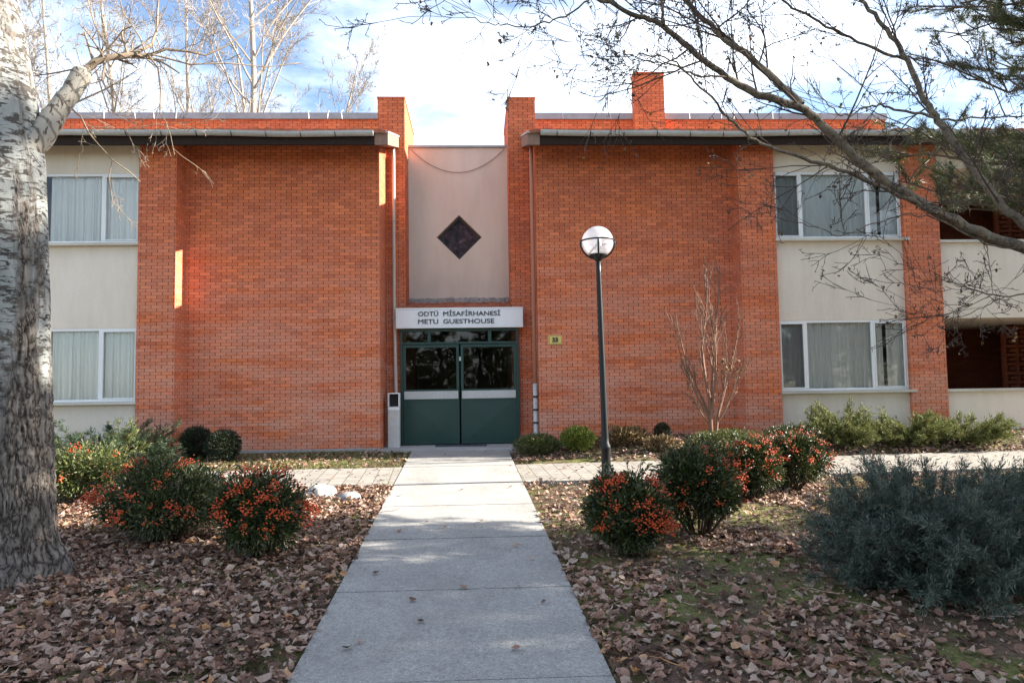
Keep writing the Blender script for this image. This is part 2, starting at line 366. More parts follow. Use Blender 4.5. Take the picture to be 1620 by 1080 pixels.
for a, b in zip(ed[:-1], ed[1:]):
    y1, y0 = a-0.011, b+0.011; t = rr.uniform(-0.003, 0.003)
    n = 12; row = []
    for q in range(n+1):
        yy = y1+(y0-y1)*q/n
        row.append((yy, wl(yy), wr(yy)))
    for (ya, la, ra), (yb, lb, rb) in zip(row[:-1], row[1:]):
        za, zb = SLOPE*ya+0.022+t, SLOPE*yb+0.022+t
        walk.faces([(la, ya, za), (ra, ya, za), (rb, yb, zb), (lb, yb, zb), (la, ya, za-.12), (ra, ya, za-.12), (rb, yb, zb-.12), (lb, yb, zb-.12)],
                   [(0, 3, 2, 1), (0, 4, 7, 3), (1, 2, 6, 5)])
    ya, yb = y1, y0
    for yy in (ya, yb):
        zz = SLOPE*yy+0.022+t
        walk.faces([(wl(yy), yy, zz), (wr(yy), yy, zz), (wr(yy), yy, zz-.12), (wl(yy), yy, zz-.12)], [(0, 1, 2, 3)])
tag(walk.build('walkway', M['walk']), kind='structure')
tag(MB().box(-2.05, 1.13, -0.41, 1.02, -0.2, 0.012).build('entrance_slab', speckle_mat('smooth_concrete', [(0.3, (0.32, 0.32, 0.31)), (0.7, (0.42, 0.42, 0.41))], 18, big=0.6)), kind='structure')
# block-paved cross path, left and right of the walkway
ma = mat('concrete_pavers', rough=0.9, spec=0.25); g = NT(ma); uv = g.coord('Object')
br = g.n('ShaderNodeTexBrick', Scale=1.0, Mortar__Size=0.007, Mortar__Smooth=0.3, Brick__Width=0.21, Row__Height=0.21); br.offset = 0.5
rt = g.n('ShaderNodeMapping'); rt.inputs['Rotation'].default_value = (0, 0, R_(87)); g.l(uv, rt.inputs['Vector'])
br.inputs['Color1'].default_value = (0.29, 0.265, 0.235, 1); br.inputs['Color2'].default_value = (0.23, 0.21, 0.19, 1); br.inputs['Mortar'].default_value = (0.10, 0.09, 0.06, 1)
g.l(rt.outputs[0], br.inputs['Vector']); c = g.mix(0.7, br.outputs['Color'], g.ramp(g.noise(uv, 9, 5, 0.7), [(0.3, (0.7, 0.7, 0.68)), (0.7, (1.2, 1.2, 1.2))]), 'MULTIPLY')
g.col(c); g.bump(g.math('SUBTRACT', 1.0, br.outputs['Fac']), 0.6, 0.01); M['paver'] = ma
for x0, x1 in ((-16, None), (None, 16)):
    n = 40; pts = []
    for q in range(n+1):
        t = q/n
        def edge(y):
            a = wl(y)-0.012 if x1 is None else wr(y)+0.012
            e = x0 if x1 is None else x1
            return (e+(a-e)*t) if x1 is None else (a+(e-a)*t)
        yf, yr = -4.15, -2.38
        xf, xr = edge(yf), edge(yr); k = 0.055 if x0 is None else 0.01
        pts.append(((xf, yf+k*xf, SLOPE*(yf+k*xf)+0.012), (xr, yr+k*xr, float(gz(xr, yr+k*xr))+0.012)))
    mb = MB()
    V = []
    for a, b in pts: V += [a, b]
    F = [(2*i, 2*i+2, 2*i+3, 2*i+1) for i in range(n)]
    mb.faces(V, F)
    V2 = []
    for a, b in pts: V2 += [a, (a[0], a[1], a[2]-0.1), b, (b[0], b[1], b[2]-0.1)]
    mb.faces(V2, [f for i in range(n) for f in ((4*i, 4*i+1, 4*i+5, 4*i+4), (4*i+2, 4*i+6, 4*i+7, 4*i+3))])
    tag(mb.build('paved_path', M['paver']), kind='structure')

# ---------------------------------------------------------------- the guesthouse
BLD = empty('guesthouse_building', (0, 0, 0), 'two storey red brick guesthouse with paired chimney like entrance piers and green double door', 'building')
def part(name, m_, mb, parent=BLD, **kw): return mb.build(name, M[m_] if isinstance(m_, str) else m_, parent, uv=True, **kw)
EAVE = 5.96
RIDGE_S = 0.30
# wings: front wall panels with their inner side walls
part('brick_wall', 'brick', MB().box(-5.56, -1.87, 0, 0.3, -0.4, EAVE).box(-2.17, -1.87, 0.3, 1.1, -0.4, EAVE+0.2))
part('brick_wall', 'brick', MB().box(1.17, 5.2, 0, 0.3, -0.4, EAVE).box(1.17, 1.47, 0.3, 1.1, -0.4, EAVE+0.2))
for x0, x1 in ((-6.245, -5.56), (-9.46, -8.76), (5.045, 5.745), (8.27, 8.975), (12.6, 13.3)):
    part('brick_pier', 'brick', MB().box(x0, x1, -0.45, 0.35, -0.4, EAVE-0.12))
for x0, x1 in ((-2.04, -1.478), (0.70, 1.275)):
    mb = MB().box(x0, x1, 1.102, 3.4, -0.3, 7.26); t = part('brick_tower', 'brick', mb)
    MB().box(x0-0.012, x1+0.012, 1.09, 3.41, 7.262, 7.30).build('coping', M['brick_up'], t, uv=True)
part('plinth', 'concrete', MB().box(-5.56, -1.9, -0.06, -0.003, -0.3, 0.045))
# entrance: rendered centre wall with a diamond opening
cx, cz, hd = -0.375, 4.465, 0.495
x0, x1, z0, z1, yy, yb = -1.478, 0.70, 3.0, 6.46, 1.9, 2.08
V = [(x0, yy, z0), (x1, yy, z0), (x1, yy, z1), (x0, yy, z1), (cx, yy, cz-hd), (cx+hd, yy, cz), (cx, yy, cz+hd), (cx-hd, yy, cz),
     (cx, yb, cz-hd), (cx+hd, yb, cz), (cx, yb, cz+hd), (cx-hd, yb, cz)]
F = [(0, 1, 4), (1, 5, 4), (1, 2, 5), (2, 6, 5), (2, 3, 6), (3, 7, 6), (3, 0, 7), (0, 4, 7), (4, 5, 9, 8), (5, 6, 10, 9), (6, 7, 11, 10), (7, 4, 8, 11)]
part('rendered_wall', 'beige', MB().faces(V, F).box(x0, x1, 2.3, 2.4, z0, z1))
part('wall_coping', 'flash', MB().box(x0, x1, 1.86, 2.45, z1+0.002, z1+0.05))
fr = MB(); t = 0.05
for k in range(4):
    a = R_(90*k); b = R_(90*k+90)
    o1, o2 = (cx+hd*math.cos(a), cz+hd*math.sin(a)), (cx+hd*math.cos(b), cz+hd*math.sin(b)); q = hd-0.06
    i1, i2 = (cx+q*math.cos(a), cz+q*math.sin(a)), (cx+q*math.cos(b), cz+q*math.sin(b))
    fr.faces([(o1[0], 2.03, o1[1]), (o2[0], 2.03, o2[1]), (i2[0], 2.03, i2[1]), (i1[0], 2.03, i1[1]), (o1[0], 2.075, o1[1]), (o2[0], 2.075, o2[1]), (i2[0], 2.075, i2[1]), (i1[0], 2.075, i1[1])],
             [(0, 1, 2, 3), (3, 2, 6, 7), (4, 7, 6, 5)])
dw = part('diamond_window', mat('dark_brown_frame', (0.05, 0.035, 0.03), 0.5), fr)
q = hd-0.05
MB().faces([(cx, 2.05, cz-q), (cx+q, 2.05, cz), (cx, 2.05, cz+q), (cx-q, 2.05, cz)], [(0, 1, 2, 3)]).build('pane', glass_mat('dusty_diamond_glass', (0.95, 0.9, 0.9), 1.22), dw)
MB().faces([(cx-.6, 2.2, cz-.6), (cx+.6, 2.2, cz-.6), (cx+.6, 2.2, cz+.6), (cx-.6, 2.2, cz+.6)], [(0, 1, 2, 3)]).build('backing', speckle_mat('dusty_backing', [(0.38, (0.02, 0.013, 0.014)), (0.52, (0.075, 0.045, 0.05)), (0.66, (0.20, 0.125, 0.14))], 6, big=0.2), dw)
pts = [(-1.42+2.06*t, 1.87, 6.42-0.52*(1-(2*t-1)**2)+0.0*t) for t in np.linspace(0, 1, 25)]
part('slack_cable', 'cable', MB().tube(pts, 0.007, 5), smooth=True)

def tiles(x0, x1, y0, z0, y1, z1, per=0.22, amp=0.034, course=0.34):
    """clay pantile sheet: rolls across the slope, stepped courses down it"""
    nu = max(8, int((x1-x0)/per*8)); u = np.linspace(x0, x1, nu); ln = math.hypot(y1-y0, z1-z0); nc = max(1, int(round(ln/course)))
    rows = []
    rs = np.random.RandomState(int(abs(x0*100))+7); jit = np.repeat(rs.uniform(-.012, .012, (nc, nu//8+2)), 8, axis=1)[:, :nu]
    for k in range(nc):
        for e, lift in ((0.0, 0.035), (1.0, 0.0)):
            t = (k+e)/nc
            rows.append(np.stack([u, np.full(nu, y0+(y1-y0)*t), z0+(z1-z0)*t+lift+jit[k]+amp*np.abs(np.sin(math.pi*(u-x0)/per))], -1))
    V = np.array(rows); mb = MB().grid(V, nu, len(rows))
    Vb = np.stack([V[0], V[0]-np.array([0, -0.004, 0.06])], 0); mb.grid(Vb, nu, 2)
    return mb
# small tiled hood between the towers above the sign
part('tiled_hood', 'tile', tiles(-1.47, 0.69, 1.0, 2.80, 1.78, 3.0, 0.17, 0.02, 0.3).box(-1.478, 0.70, 1.03, 1.78, 2.70, 2.79))
lip = MB(); rs = np.random.RandomState(2); u = np.linspace(-1.476, 0.698, 40)
Vl = np.stack([np.stack([u, np.full(40, 1.80)+rs.uniform(-.015, .015, 40), np.full(40, 2.99)], -1), np.stack([u, np.full(40, 1.80)+rs.uniform(-.02, .02, 40), 3.10+rs.uniform(-.025, .02, 40)], -1), np.stack([u, np.full(40, 1.897), 3.13+rs.uniform(-.02, .02, 40)], -1)], 0)
part('mortar_ledge', 'concrete', lip.grid(Vl, 40, 3))

# doors
DF = MB(); y0, y1 = 1.0, 1.12
xL, xR = -1.585, 0.845; xm0, xm1 = -0.40, -0.32
DF.box(xL, xL+0.05, y0, y1, 0, 2.38).box(xR-0.05, xR, y0, y1, 0, 2.38).box(xL+0.05, xR-0.05, y0, y1, 2.065, 2.11).box(xL+0.05, xR-0.05, y0, y1, 2.33, 2.38)
DF.box(-1.03, -0.96, y0, y1, 2.11, 2.33).box(0.215, 0.285, y0, y1, 2.11, 2.33)
DF.box(xL, xL+0.05, y1, 1.9, 0, 2.7).box(xR-0.05, xR, y1, 1.9, 0, 2.7).box(xL, xR, y0+0.002, 1.9, 2.385, 2.7)
part('door_frame', 'green', DF, bevel=0.004)
tp = part('transom_pane', 'door_glass', MB().faces([(-1.53, 1.06, 2.11), (-1.03, 1.06, 2.11), (-1.03, 1.06, 2.33), (-1.53, 1.06, 2.33)], [(0, 1, 2, 3)]))
part('transom_pane', 'door_glass', MB().faces([(-0.96, 1.06, 2.11), (0.215, 1.06, 2.11), (0.215, 1.06, 2.33), (-0.96, 1.06, 2.33)], [(0, 1, 2, 3)]))
part('transom_pane', 'door_glass', MB().faces([(0.285, 1.06, 2.11), (0.79, 1.06, 2.11), (0.79, 1.06, 2.33), (0.285, 1.06, 2.33)], [(0, 1, 2, 3)]))
for a, b, lab in ((xL+0.055, xm0+0.012, None), (xm1-0.032, xR-0.055, None)):
    d = MB(); ya, yb = 1.02, 1.075
    d.box(a, a+0.055, ya, yb, 0.03, 2.055).box(b-0.055, b, ya, yb, 0.03, 2.055).box(a+0.055, b-0.055, ya, yb, 2.0, 2.055).box(a+0.055, b-0.055, ya, yb, 0.9, 1.14).box(a+0.055, b-0.055, ya, yb, 0.03, 0.07)
    # pressed sheet panel: a shallow pyramid
    p, q, r, s_ = a+0.055, b-0.055, 0.07, 0.9
    d.faces([(p, ya+0.012, r), (q, ya+0.012, r), (q, ya+0.012, s_), (p, ya+0.012, s_), ((p+q)/2, ya-0.003, (r+s_)/2)], [(0, 1, 4), (1, 2, 4), (2, 3, 4), (3, 0, 4)])
    dd = part('door', 'green', d)
    dg = MB().faces([(a+0.055, 1.05, 1.14), (b-0.055, 1.05, 1.14), (b-0.055, 1.05, 2.0), (a+0.055, 1.05, 2.0)], [(0, 1, 2, 3)]).build('pane', M['door_glass'], dd)
    MB().box(a+0.02, b-0.02, 1.0, 1.017, 0.945, 1.105).build('push_plate', M['alu'], dd, bevel=0.004)
lk = MB().box(-0.385, -0.345, 0.985, 1.018, 1.72, 1.80)
part('door_latch', 'alu', lk)
# dim lobby behind the doors
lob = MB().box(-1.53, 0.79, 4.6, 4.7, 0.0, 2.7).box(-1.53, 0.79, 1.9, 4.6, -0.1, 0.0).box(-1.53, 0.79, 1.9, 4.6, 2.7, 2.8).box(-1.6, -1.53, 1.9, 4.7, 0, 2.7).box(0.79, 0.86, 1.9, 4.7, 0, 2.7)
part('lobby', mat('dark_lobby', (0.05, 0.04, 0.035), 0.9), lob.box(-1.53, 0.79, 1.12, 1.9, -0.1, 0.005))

# windows and rendered bays
def curtain_mesh(x0, x1, z0, z1, y, seed, folds):
    rs = np.random.RandomState(abs(seed)); nu = max(30, int((x1-x0)*170)); u = np.linspace(0, 1, nu); ph = np.cumsum(np.repeat(rs.uniform(0.3, 2.0, nu//9+1), 9)[:nu]); ph = ph/ph[-1]*folds*2*math.pi
    rows = []
    for k, zt in enumerate(np.linspace(0, 1, 7)):
        a = 0.018+0.010*(1-zt)
        rows.append(np.stack([x0+(x1-x0)*u+0.006*np.sin(ph*0.5+zt), y+a*np.sin(ph)+0.008*np.sin(ph*0.37+zt*2), np.full(nu, z0+(z1-z0)*zt)], -1))
    return MB().grid(np.array(rows), nu, 7)
def window(x0, x1, z0, z1, mull, seed, opened=None, gaps=()):
    y = -0.35; f = 0.045
    fb = MB().box(x0, x0+f, y, y+.06, z0, z1).box(x1-f, x1, y, y+.06, z0, z1).box(x0+f, x1-f, y, y+.06, z0, z0+f).box(x0+f, x1-f, y, y+.06, z1-f, z1)
    for mx in mull: fb.box(mx-.03, mx+.03, y-0.004, y+.06, z0+f, z1-f)
    # inner sash lines
    ed = [x0+f]+[v for mx in mull for v in (mx-.03, mx+.03)]+[x1-f]
    wn = part('window', 'white_frame', fb, bevel=0.004)
    for k in range(0, len(ed), 2):
        a, b = ed[k], ed[k+1]
        gb = MB().faces([(a, y+.03, z0+f), (b, y+.03, z0+f), (b, y+.03, z1-f), (a, y+.03, z1-f)], [(0, 1, 2, 3)])
        MBg = gb.build('pane', M['glass'], wn)
        if k == 0 or k == len(ed)-2:
            s_ = MB(); h = 0.022; ys, ye = y-0.012, y+.026
            s_.box(a, a+h, ys, ye, z0+f, z1-f).box(b-h, b, ys, ye, z0+f, z1-f).box(a+h, b-h, ys, ye, z0+f, z0+f+h).box(a+h, b-h, ys, ye, z1-f-h, z1-f)
            o = s_.build('sash', M['white_frame'], wn, bevel=0.003)
            if opened and k == 0:
                pass
    sr = random.Random(seed); cut = x0+(x1-x0)*(0.845 if x0 > 0 else 0.30+0.05*sr.random()); gap = sr.uniform(.02, .06)
    for ca, cb in ((x0+.02, cut-gap), (cut+gap, x1-.02)):
        curtain_mesh(ca, cb, z0+.02, z1-.01, y+0.10, seed+int(ca*7) % 50, max(3, int((cb-ca)*sr.uniform(9, 13)))).build('curtain', M['curtain'], wn, smooth=True)
    if x0 > 0:
        MB().faces([(ed[0], y+.05, z0+f), (ed[1], y+.05, z0+f), (ed[1], y+.05, z1-f), (ed[0], y+.05, z1-f)], [(0, 1, 2, 3)]).build('insect_screen', M['screen'], wn)
    MB().box(x0-.01 if x0 > 0 else x0-.1, x1+.1 if x0 > 0 else x1+.01, y-.12, y+.002, z0-.055, z0-.003).build('sill', M['sill'], wn, bevel=0.006)
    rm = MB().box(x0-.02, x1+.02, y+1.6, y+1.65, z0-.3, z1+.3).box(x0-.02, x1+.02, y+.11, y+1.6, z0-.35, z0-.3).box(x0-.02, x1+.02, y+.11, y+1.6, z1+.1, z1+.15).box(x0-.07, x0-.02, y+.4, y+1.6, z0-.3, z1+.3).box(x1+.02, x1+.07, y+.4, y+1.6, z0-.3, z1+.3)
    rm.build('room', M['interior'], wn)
    return wn
for x0, x1, mull, sd in ((5.745, 8.27, (6.29, 7.60), 11), (-8.76, -6.245, (-8.2, -6.93), 21)):
    window(x0, x1, 3.93, 5.24, mull, sd)
    window(x0, x1, 1.0, 2.345, mull, sd+1)
    part('rendered_panel', 'cream', MB().box(x0, x1, -0.355, -0.25, 2.345, 3.875))
    part('rendered_panel', 'cream', MB().box(x0, x1, -0.355, -0.25, -0.4, 0.945))
    part('rendered_panel', 'cream', MB().box(x0, x1, -0.355, -0.25, 5.24, EAVE-0.1))
# balconies at the right end and the far left end
scr_rs = random.Random(8)
for x0, x1 in ((8.975, 12.6), (-13.2, -9.46)):
    for z0, z1, zt in ((-0.4, 0.94, 2.36), (2.36, 3.83, 5.3)):
        part('balcony_parapet', 'cream', MB().box(x0, x1, -0.36, -0.22, z0, z1))
        part('parapet_cap', 'sill', MB().box(x0, x1, -0.42, -0.16, z1+.002, z1+.055))
    part('rendered_panel', 'cream', MB().box(x0, x1, -0.36, -0.22, 5.3, EAVE-.1))
    for z0, z1 in ((0.0, 2.36), (2.72, 5.3)):
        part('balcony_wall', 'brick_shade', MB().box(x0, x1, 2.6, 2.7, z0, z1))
        part('balcony_soffit', 'cream', MB().box(x0, x1, -0.2, 2.6, z1, z1+.08))
        dxa = x0+0.08
        bd = part('balcony_door', mat('grey_door_frame', (0.34, 0.33, 0.31), 0.5), MB().box(dxa, dxa+.05, 2.52, 2.597, z0, z0+2.05).box(dxa+.85, dxa+.9, 2.52, 2.597, z0, z0+2.05).box(dxa+.05, dxa+.85, 2.52, 2.597, z0+2.0, z0+2.05).box(dxa+.05, dxa+.85, 2.52, 2.597, z0+1.6, z0+1.65))
        MB().faces([(dxa+.05, 2.56, z0), (dxa+.85, 2.56, z0), (dxa+.85, 2.56, z0+2.0), (dxa+.05, 2.56, z0+2.0)], [(0, 1, 2, 3)]).build('pane', M['door_glass'], bd)
        # perforated brick screen: spaced bricks with open gaps, one stack beside the other
        sc = MB(); n = int((z1-z0)/0.098)
        for col in range(3):
            for k in range(n):
                xa = x0+2.5+col*0.27; off = 0.0 if k % 2 else 0.05
                sc.box(xa+off, xa+off+0.2, 1.35, 1.45, z0+k*0.098, z0+k*0.098+0.063)
            sc.box(x0+2.43+col*0.27, x0+2.5+col*0.27, 1.36, 1.44, z0, z1)
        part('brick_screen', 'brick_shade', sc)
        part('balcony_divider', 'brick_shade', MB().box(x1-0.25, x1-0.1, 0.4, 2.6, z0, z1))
part('end_wall', 'brick', MB().box(13.3, 13.6, -0.3, 9, -0.4, EAVE-.1))
part('end_wall', 'brick', MB().box(-13.6, -13.2, -0.3, 9, -0.4, EAVE-.1))

# roofs with gutters, fascia and verge
def roofz(y): return 5.83+RIDGE_S*(y+0.9)
for x0, x1, vx0, vx1 in ((-14.0, -1.62, -1.845, -1.60), (0.985, 14.0, 0.965, 1.20)):
    rf = part('roof', 'tile', tiles(x0+.02, x1-.02, -0.93, roofz(-.93)+0.02, 3.0, roofz(3.0)))
    yb = 3.0
    a, b = (x0, vx0) if x0 < 0 else (vx1, x1)
    def slab(xa, xb, ya, yb_, dz0, dz1):
        return [(xa, ya, roofz(ya)+dz0), (xb, ya, roofz(ya)+dz0), (xb, yb_, roofz(yb_)+dz0), (xa, yb_, roofz(yb_)+dz0), (xa, ya, roofz(ya)+dz1), (xb, ya, roofz(ya)+dz1), (xb, yb_, roofz(yb_)+dz1), (xa, yb_, roofz(yb_)+dz1)]
    BF = [(0, 3, 2, 1), (4, 5, 6, 7), (0, 1, 5, 4), (2, 3, 7, 6), (0, 4, 7, 3), (1, 2, 6, 5)]
    MB().faces(slab(a, b, -0.78, 3.0, -0.14, -0.005), BF).build('soffit', M['wood_dark'], rf)
    MB().box(a, b, -0.84, -0.782, 5.635, 5.79).build('fascia', M['wood_dark'], rf)
    if x0 < 0: tx0, tx1 = vx0+0.003, vx1
    else: tx0, tx1 = vx0, vx1-0.003
    MB().faces(slab(tx0, tx1, -0.86, 1.085, -0.22, 0.0), BF).build('verge_board', M['wood_old'], rf)
    MB().faces(slab(tx0-.012, tx1+.012, -0.9, 1.08, 0.003, 0.035), BF).build('verge_flashing', M['metal'], rf)
    ga, gb = (x0, vx0-.01) if x0 < 0 else (vx1+.01, x1)
    n = 30; us = np.linspace(ga, gb, n); sag = 0.012*np.sin(us*0.9+1)+0.008*np.sin(us*2.3)
    th = np.linspace(R_(180), R_(360), 9); rad = 0.075
    Vg = np.stack([np.stack([us, np.full(n, -0.925)+rad*math.cos(t_), 5.845+sag+rad*math.sin(t_)*1.05], -1) for t_ in th], 0)
    Vi = Vg.copy(); Vi[:, :, 1] = -0.925+(Vi[:, :, 1]+0.925)*0.9; Vi[:, :, 2] = Vi[:, :, 2]+0.007
    gm = MB().grid(Vg, n, 9).grid(Vi[:, ::-1], n, 9)
    for e in (0, -1):
        gm.faces(list(Vg[:, e]), [tuple(range(9))])
    gt = part('gutter', 'metal', gm, smooth=False)
    for k, bx in enumerate(np.arange(ga+.3, gb-.1, 0.62)):
        s = float(np.interp(bx, us, sag)); bm_ = MB()
        ring = [(bx, -0.925+0.081*math.cos(t_), 5.845+s+0.085*math.sin(t_)) for t_ in th]
        bm_.tube(ring, 0.009, 4); bm_.build('bracket', M['black'], gt)
    # clerestory wall above the roof with grey flashing
    bx0, bx1 = (-14, -2.0) if x0 < 0 else (1.24, 9.95)
    cw = part('clerestory_wall', 'brick_up', MB().box(bx0, bx1, 3.0, 3.25, 6.6, 7.50))
    MB().box(bx0, bx1+(0.0 if x0 < 0 else .03), 2.95, 9.0, 7.503, 7.65).build('roof_flashing', M['flash'], cw)
    if x0 > 0:
        ch = part('chimney', 'brick_up', MB().box(3.76, 4.47, 2.7, 2.997, 6.4, 8.5))
        MB().box(3.745, 4.485, 2.685, 3.02, 8.503, 8.545).build('coping', M['brick_up'], ch, uv=True)
    rs = random.Random(4 if x0 < 0 else 9)
    for _ in range(7):
        xx = rs.uniform(max(bx0, -9), bx1-.3); MB().tube([(xx, 2.94, 7.50), (xx+rs.uniform(-.03, .03), 2.945, 7.66), (xx+rs.uniform(-.06, .06), 3.0, 7.70+rs.uniform(0, .05))], 0.006, 4).build('lightning_wire', M['white_frame'], cw)
# downpipes
dp = part('downpipe', 'pipe_pale', MB().tube([(-1.70, 0.93, 6.14), (-1.70, 0.97, 5.9), (-1.70, 0.97, 3.0), (-1.66, 0.97, 0.15), (-1.66, 0.93, 0.06)], 0.035, 10), smooth=True)
for z in (0.6, 2.6, 4.6): MB().tube([(-1.70, 0.97, z), (-1.70, 0.97, z+.03)], 0.045, 10).build('clamp', M['metal'], dp)
dp = part('downpipe', 'pipe_red', MB().tube([(1.105, 0.14, 5.93), (1.105, 0.12, 5.6), (1.105, 0.12, 1.2)], 0.04, 10), smooth=True)
MB().tube([(1.105, 0.12, 1.22), (1.105, 0.12, 0.2), (1.105, 0.02, 0.12)], 0.047, 10).build('drain_sleeve', M['metal'], dp, smooth=True)
for z in (0.45, 0.7, 0.95): MB().tube([(1.105, 0.12, z), (1.105, 0.12, z+.035)], 0.055, 10).build('clamp', M['black'], dp)
# ---------------------------------------------------------------- lettering
def text(body, x, z, y, width, cap, m_, parent, name='lettering', bold=0.014, align='LEFT', space=1.0):
    cu = bpy.data.curves.new(name, 'FONT'); cu.body = body; cu.size = 1.0; cu.extrude = 0.001; cu.bevel_depth = bold; cu.bevel_resolution = 0; cu.fill_mode = 'FRONT'; cu.align_x = align; cu.space_character = space
    o = bpy.data.objects.new(name, cu); COL.objects.link(o); bpy.context.view_layer.update()
    c = np.array([v[:] for v in o.bound_box]); wdt = c[:, 0].max()-c[:, 0].min()
    sx = width/wdt; sz = cap/0.70
    me = bpy.data.meshes.new_from_object(o.evaluated_get(bpy.context.evaluated_depsgraph_get()))
    bpy.data.objects.remove(o)
    V = np.empty(len(me.vertices)*3, np.float32); me.vertices.foreach_get('co', V); V = V.reshape(-1, 3)
    W = np.stack([x+(V[:, 0]-c[:, 0].min())*sx, y-V[:, 2]*1.0, z+V[:, 1]*sz], -1)
    me.vertices.foreach_set('co', W.astype(np.float32).ravel()); me.materials.clear(); me.materials.append(m_)
    t_ = bpy.data.objects.new(name, me); COL.objects.link(t_); t_.parent = parent
    return t_
sg = empty('entrance_sign', (0, 0, 0), 'long white box sign with two lines of dark capitals above the green doors', 'sign')
MB().box(-1.66, 0.935, 0.86, 0.99, 2.385, 2.80).build('case', M['sign_frame'], sg, bevel=0.006)
MB().box(-1.615, 0.89, 0.852, 0.8575, 2.425, 2.76).build('face', M['sign'], sg)
rim = MB()
for b in ((-1.66, 0.935, 2.762, 2.80), (-1.66, 0.935, 2.385, 2.423), (-1.66, -1.617, 2.424, 2.761), (0.892, 0.935, 2.424, 2.761)): rim.box(b[0], b[1], 0.846, 0.8595, b[2], b[3])
rim.build('rim', M['sign_frame'], sg, bevel=0.004)
for body, dx, zz_, wd in (('ODTÜ', 0, 2.632, 0.41), ('MİSAFİRHANESİ', 0.51, 2.632, 1.165), ('METU', 0, 2.475, 0.41), ('GUESTHOUSE', 0.51, 2.475, 1.04)):
    text(body, -1.205+dx, zz_, 0.850, wd, 0.092, M['letter'], sg)
np_ = empty('number_plate', (0, 0, 0), 'small yellow enamel plate reading 33 on brick right of the entrance', 'house number')
a = at(868, 545, -0.012); b = at(889, 530, -0.012)
MB().box(a[0], b[0], -0.014, -0.002, a[2], b[2]).build('plate', M['yellow'], np_, bevel=0.004)
bd = MB(); q = 0.012
for bb in ((a[0]+q, b[0]-q, a[2]+q, a[2]+q+.007), (a[0]+q, b[0]-q, b[2]-q-.007, b[2]-q), (a[0]+q, a[0]+q+.007, a[2]+q+.0071, b[2]-q-.0071), (b[0]-q-.007, b[0]-q, a[2]+q+.0071, b[2]-q-.0071)): bd.box(bb[0], bb[1], -0.0165, -0.0142, bb[2], bb[3])
bd.build('border', M['letter'], np_)
text('33', a[0]+0.068, a[2]+0.05, -0.0165, 0.115, 0.085, M['letter'], np_, 'numerals', 0.035)

# ---------------------------------------------------------------- ash bin, mat, lamp
ab = empty('ash_bin', (-1.665, 0.55, 0.012), 'slim grey metal ash bin with open frame top left of the green doors', 'ash bin')
x, y, z = 0, 0, 0; hw, hd_ = 0.115, 0.10
MB().box(-hw, hw, -hd_, hd_, 0.0, 0.80).build('body', M['alu'], ab, bevel=0.006)
MB().box(-hw+.004, hw-.004, -hd_-.012, -hd_-.001, 0.73, 0.79).build('ash_drawer', M['sign_frame'], ab, bevel=0.004)
MB().box(-hw, -hw+.022, -hd_, hd_, 0.80, 1.05).box(hw-.022, hw, -hd_, hd_, 0.80, 1.05).box(-hw, hw, -hd_, hd_, 1.05, 1.072).build('frame', M['sign_frame'], ab, bevel=0.003)
MB().box(-hw+.022, hw-.022, hd_-.02, hd_-.004, 0.801, 1.049).build('back_plate', M['black'], ab)
MB().lathe([(0.001, -0.003), (0.012, -0.003), (0.012, 0.0)], 10, (0, 0, 0)).build('lock', M['black'], ab).matrix_local = Matrix.Translation((0.0, -hd_-.002, 0.69)) @ Matrix.Rotation(R_(90), 4, 'X')
dm = MB().box(-0.86, 0.16, 0.42, 0.66, 0.013, 0.03)
for k in range(9): dm.box(-0.85, 0.15, 0.43+k*0.025, 0.443+k*0.025, 0.03, 0.036)
tag(dm.build('door_mat', mat('black_rubber_mat', (0.05, 0.055, 0.07), 0.8)), 'narrow dark ribbed mat lying before the green doors', 'door mat')

lb = at(960, 762, -4.05); lbz = float(gz(lb[0], -4.05))
LP = empty('lamp_post', (lb[0], -4.05, lbz), 'black lamp post with white caged globe before the right brick wing', 'street lamp')
M['iron'] = mat('black_iron_paint', (0.008, 0.009, 0.011), 0.42, spec=0.3)
LP.rotation_euler = (0, R_(-0.9), 0)
H = 3.13
MB().lathe([(0.0, -.1), (0.075, -.1), (0.075, 0.12), (0.066, 0.15), (0.066, 0.43), (0.074, 0.45), (0.074, 0.48), (0.052, 0.53), (0.049, 0.6), (0.035, 2.9), (0.035, H-.02), (0, H-.02)], 20).build('pole', M['iron'], LP, smooth=True)
GR = 0.222; GC = H+GR-0.005
gp = [(GR*math.sin(t_), GC-GR*math.cos(t_)) for t_ in np.linspace(0.0, math.pi, 25)]
ma = mat('opal_globe', (0.78, 0.78, 0.80), 0.18); g = NT(ma)
trn = g.n('ShaderNodeBsdfTransparent'); trn.inputs['Color'].default_value = (0.9, 0.9, 0.92, 1); msx = g.n('ShaderNodeMixShader', Fac=0.5)
tl = g.n('ShaderNodeBsdfTranslucent'); tl.inputs['Color'].default_value = (0.85, 0.85, 0.88, 1); ms2 = g.n('ShaderNodeMixShader', Fac=0.45)
g.l(g.b.outputs[0], ms2.inputs[1]); g.l(tl.outputs[0], ms2.inputs[2]); g.l(ms2.outputs[0], msx.inputs[1]); g.l(trn.outputs[0], msx.inputs[2]); g.l(msx.outputs[0], g.t.nodes['Material Output'].inputs['Surface'])
gb_ = MB().lathe(gp, 32).build('globe', ma, LP, smooth=True)
MB().lathe([(0, GC-.1), (.05, GC-.1), (.06, GC-.02), (.05, GC+.08), (0, GC+.1)], 16).build('bulb', mat('bulb_white', (0.75, 0.75, 0.75), 0.3), gb_, smooth=True)
MB().lathe([(0.036, H-.06), (0.06, H-.03), (0.11, H+.01), (0.13, H+.045), (0.125, H+.05), (0.03, H+.02)], 24).build('cup', M['iron'], LP, smooth=True)
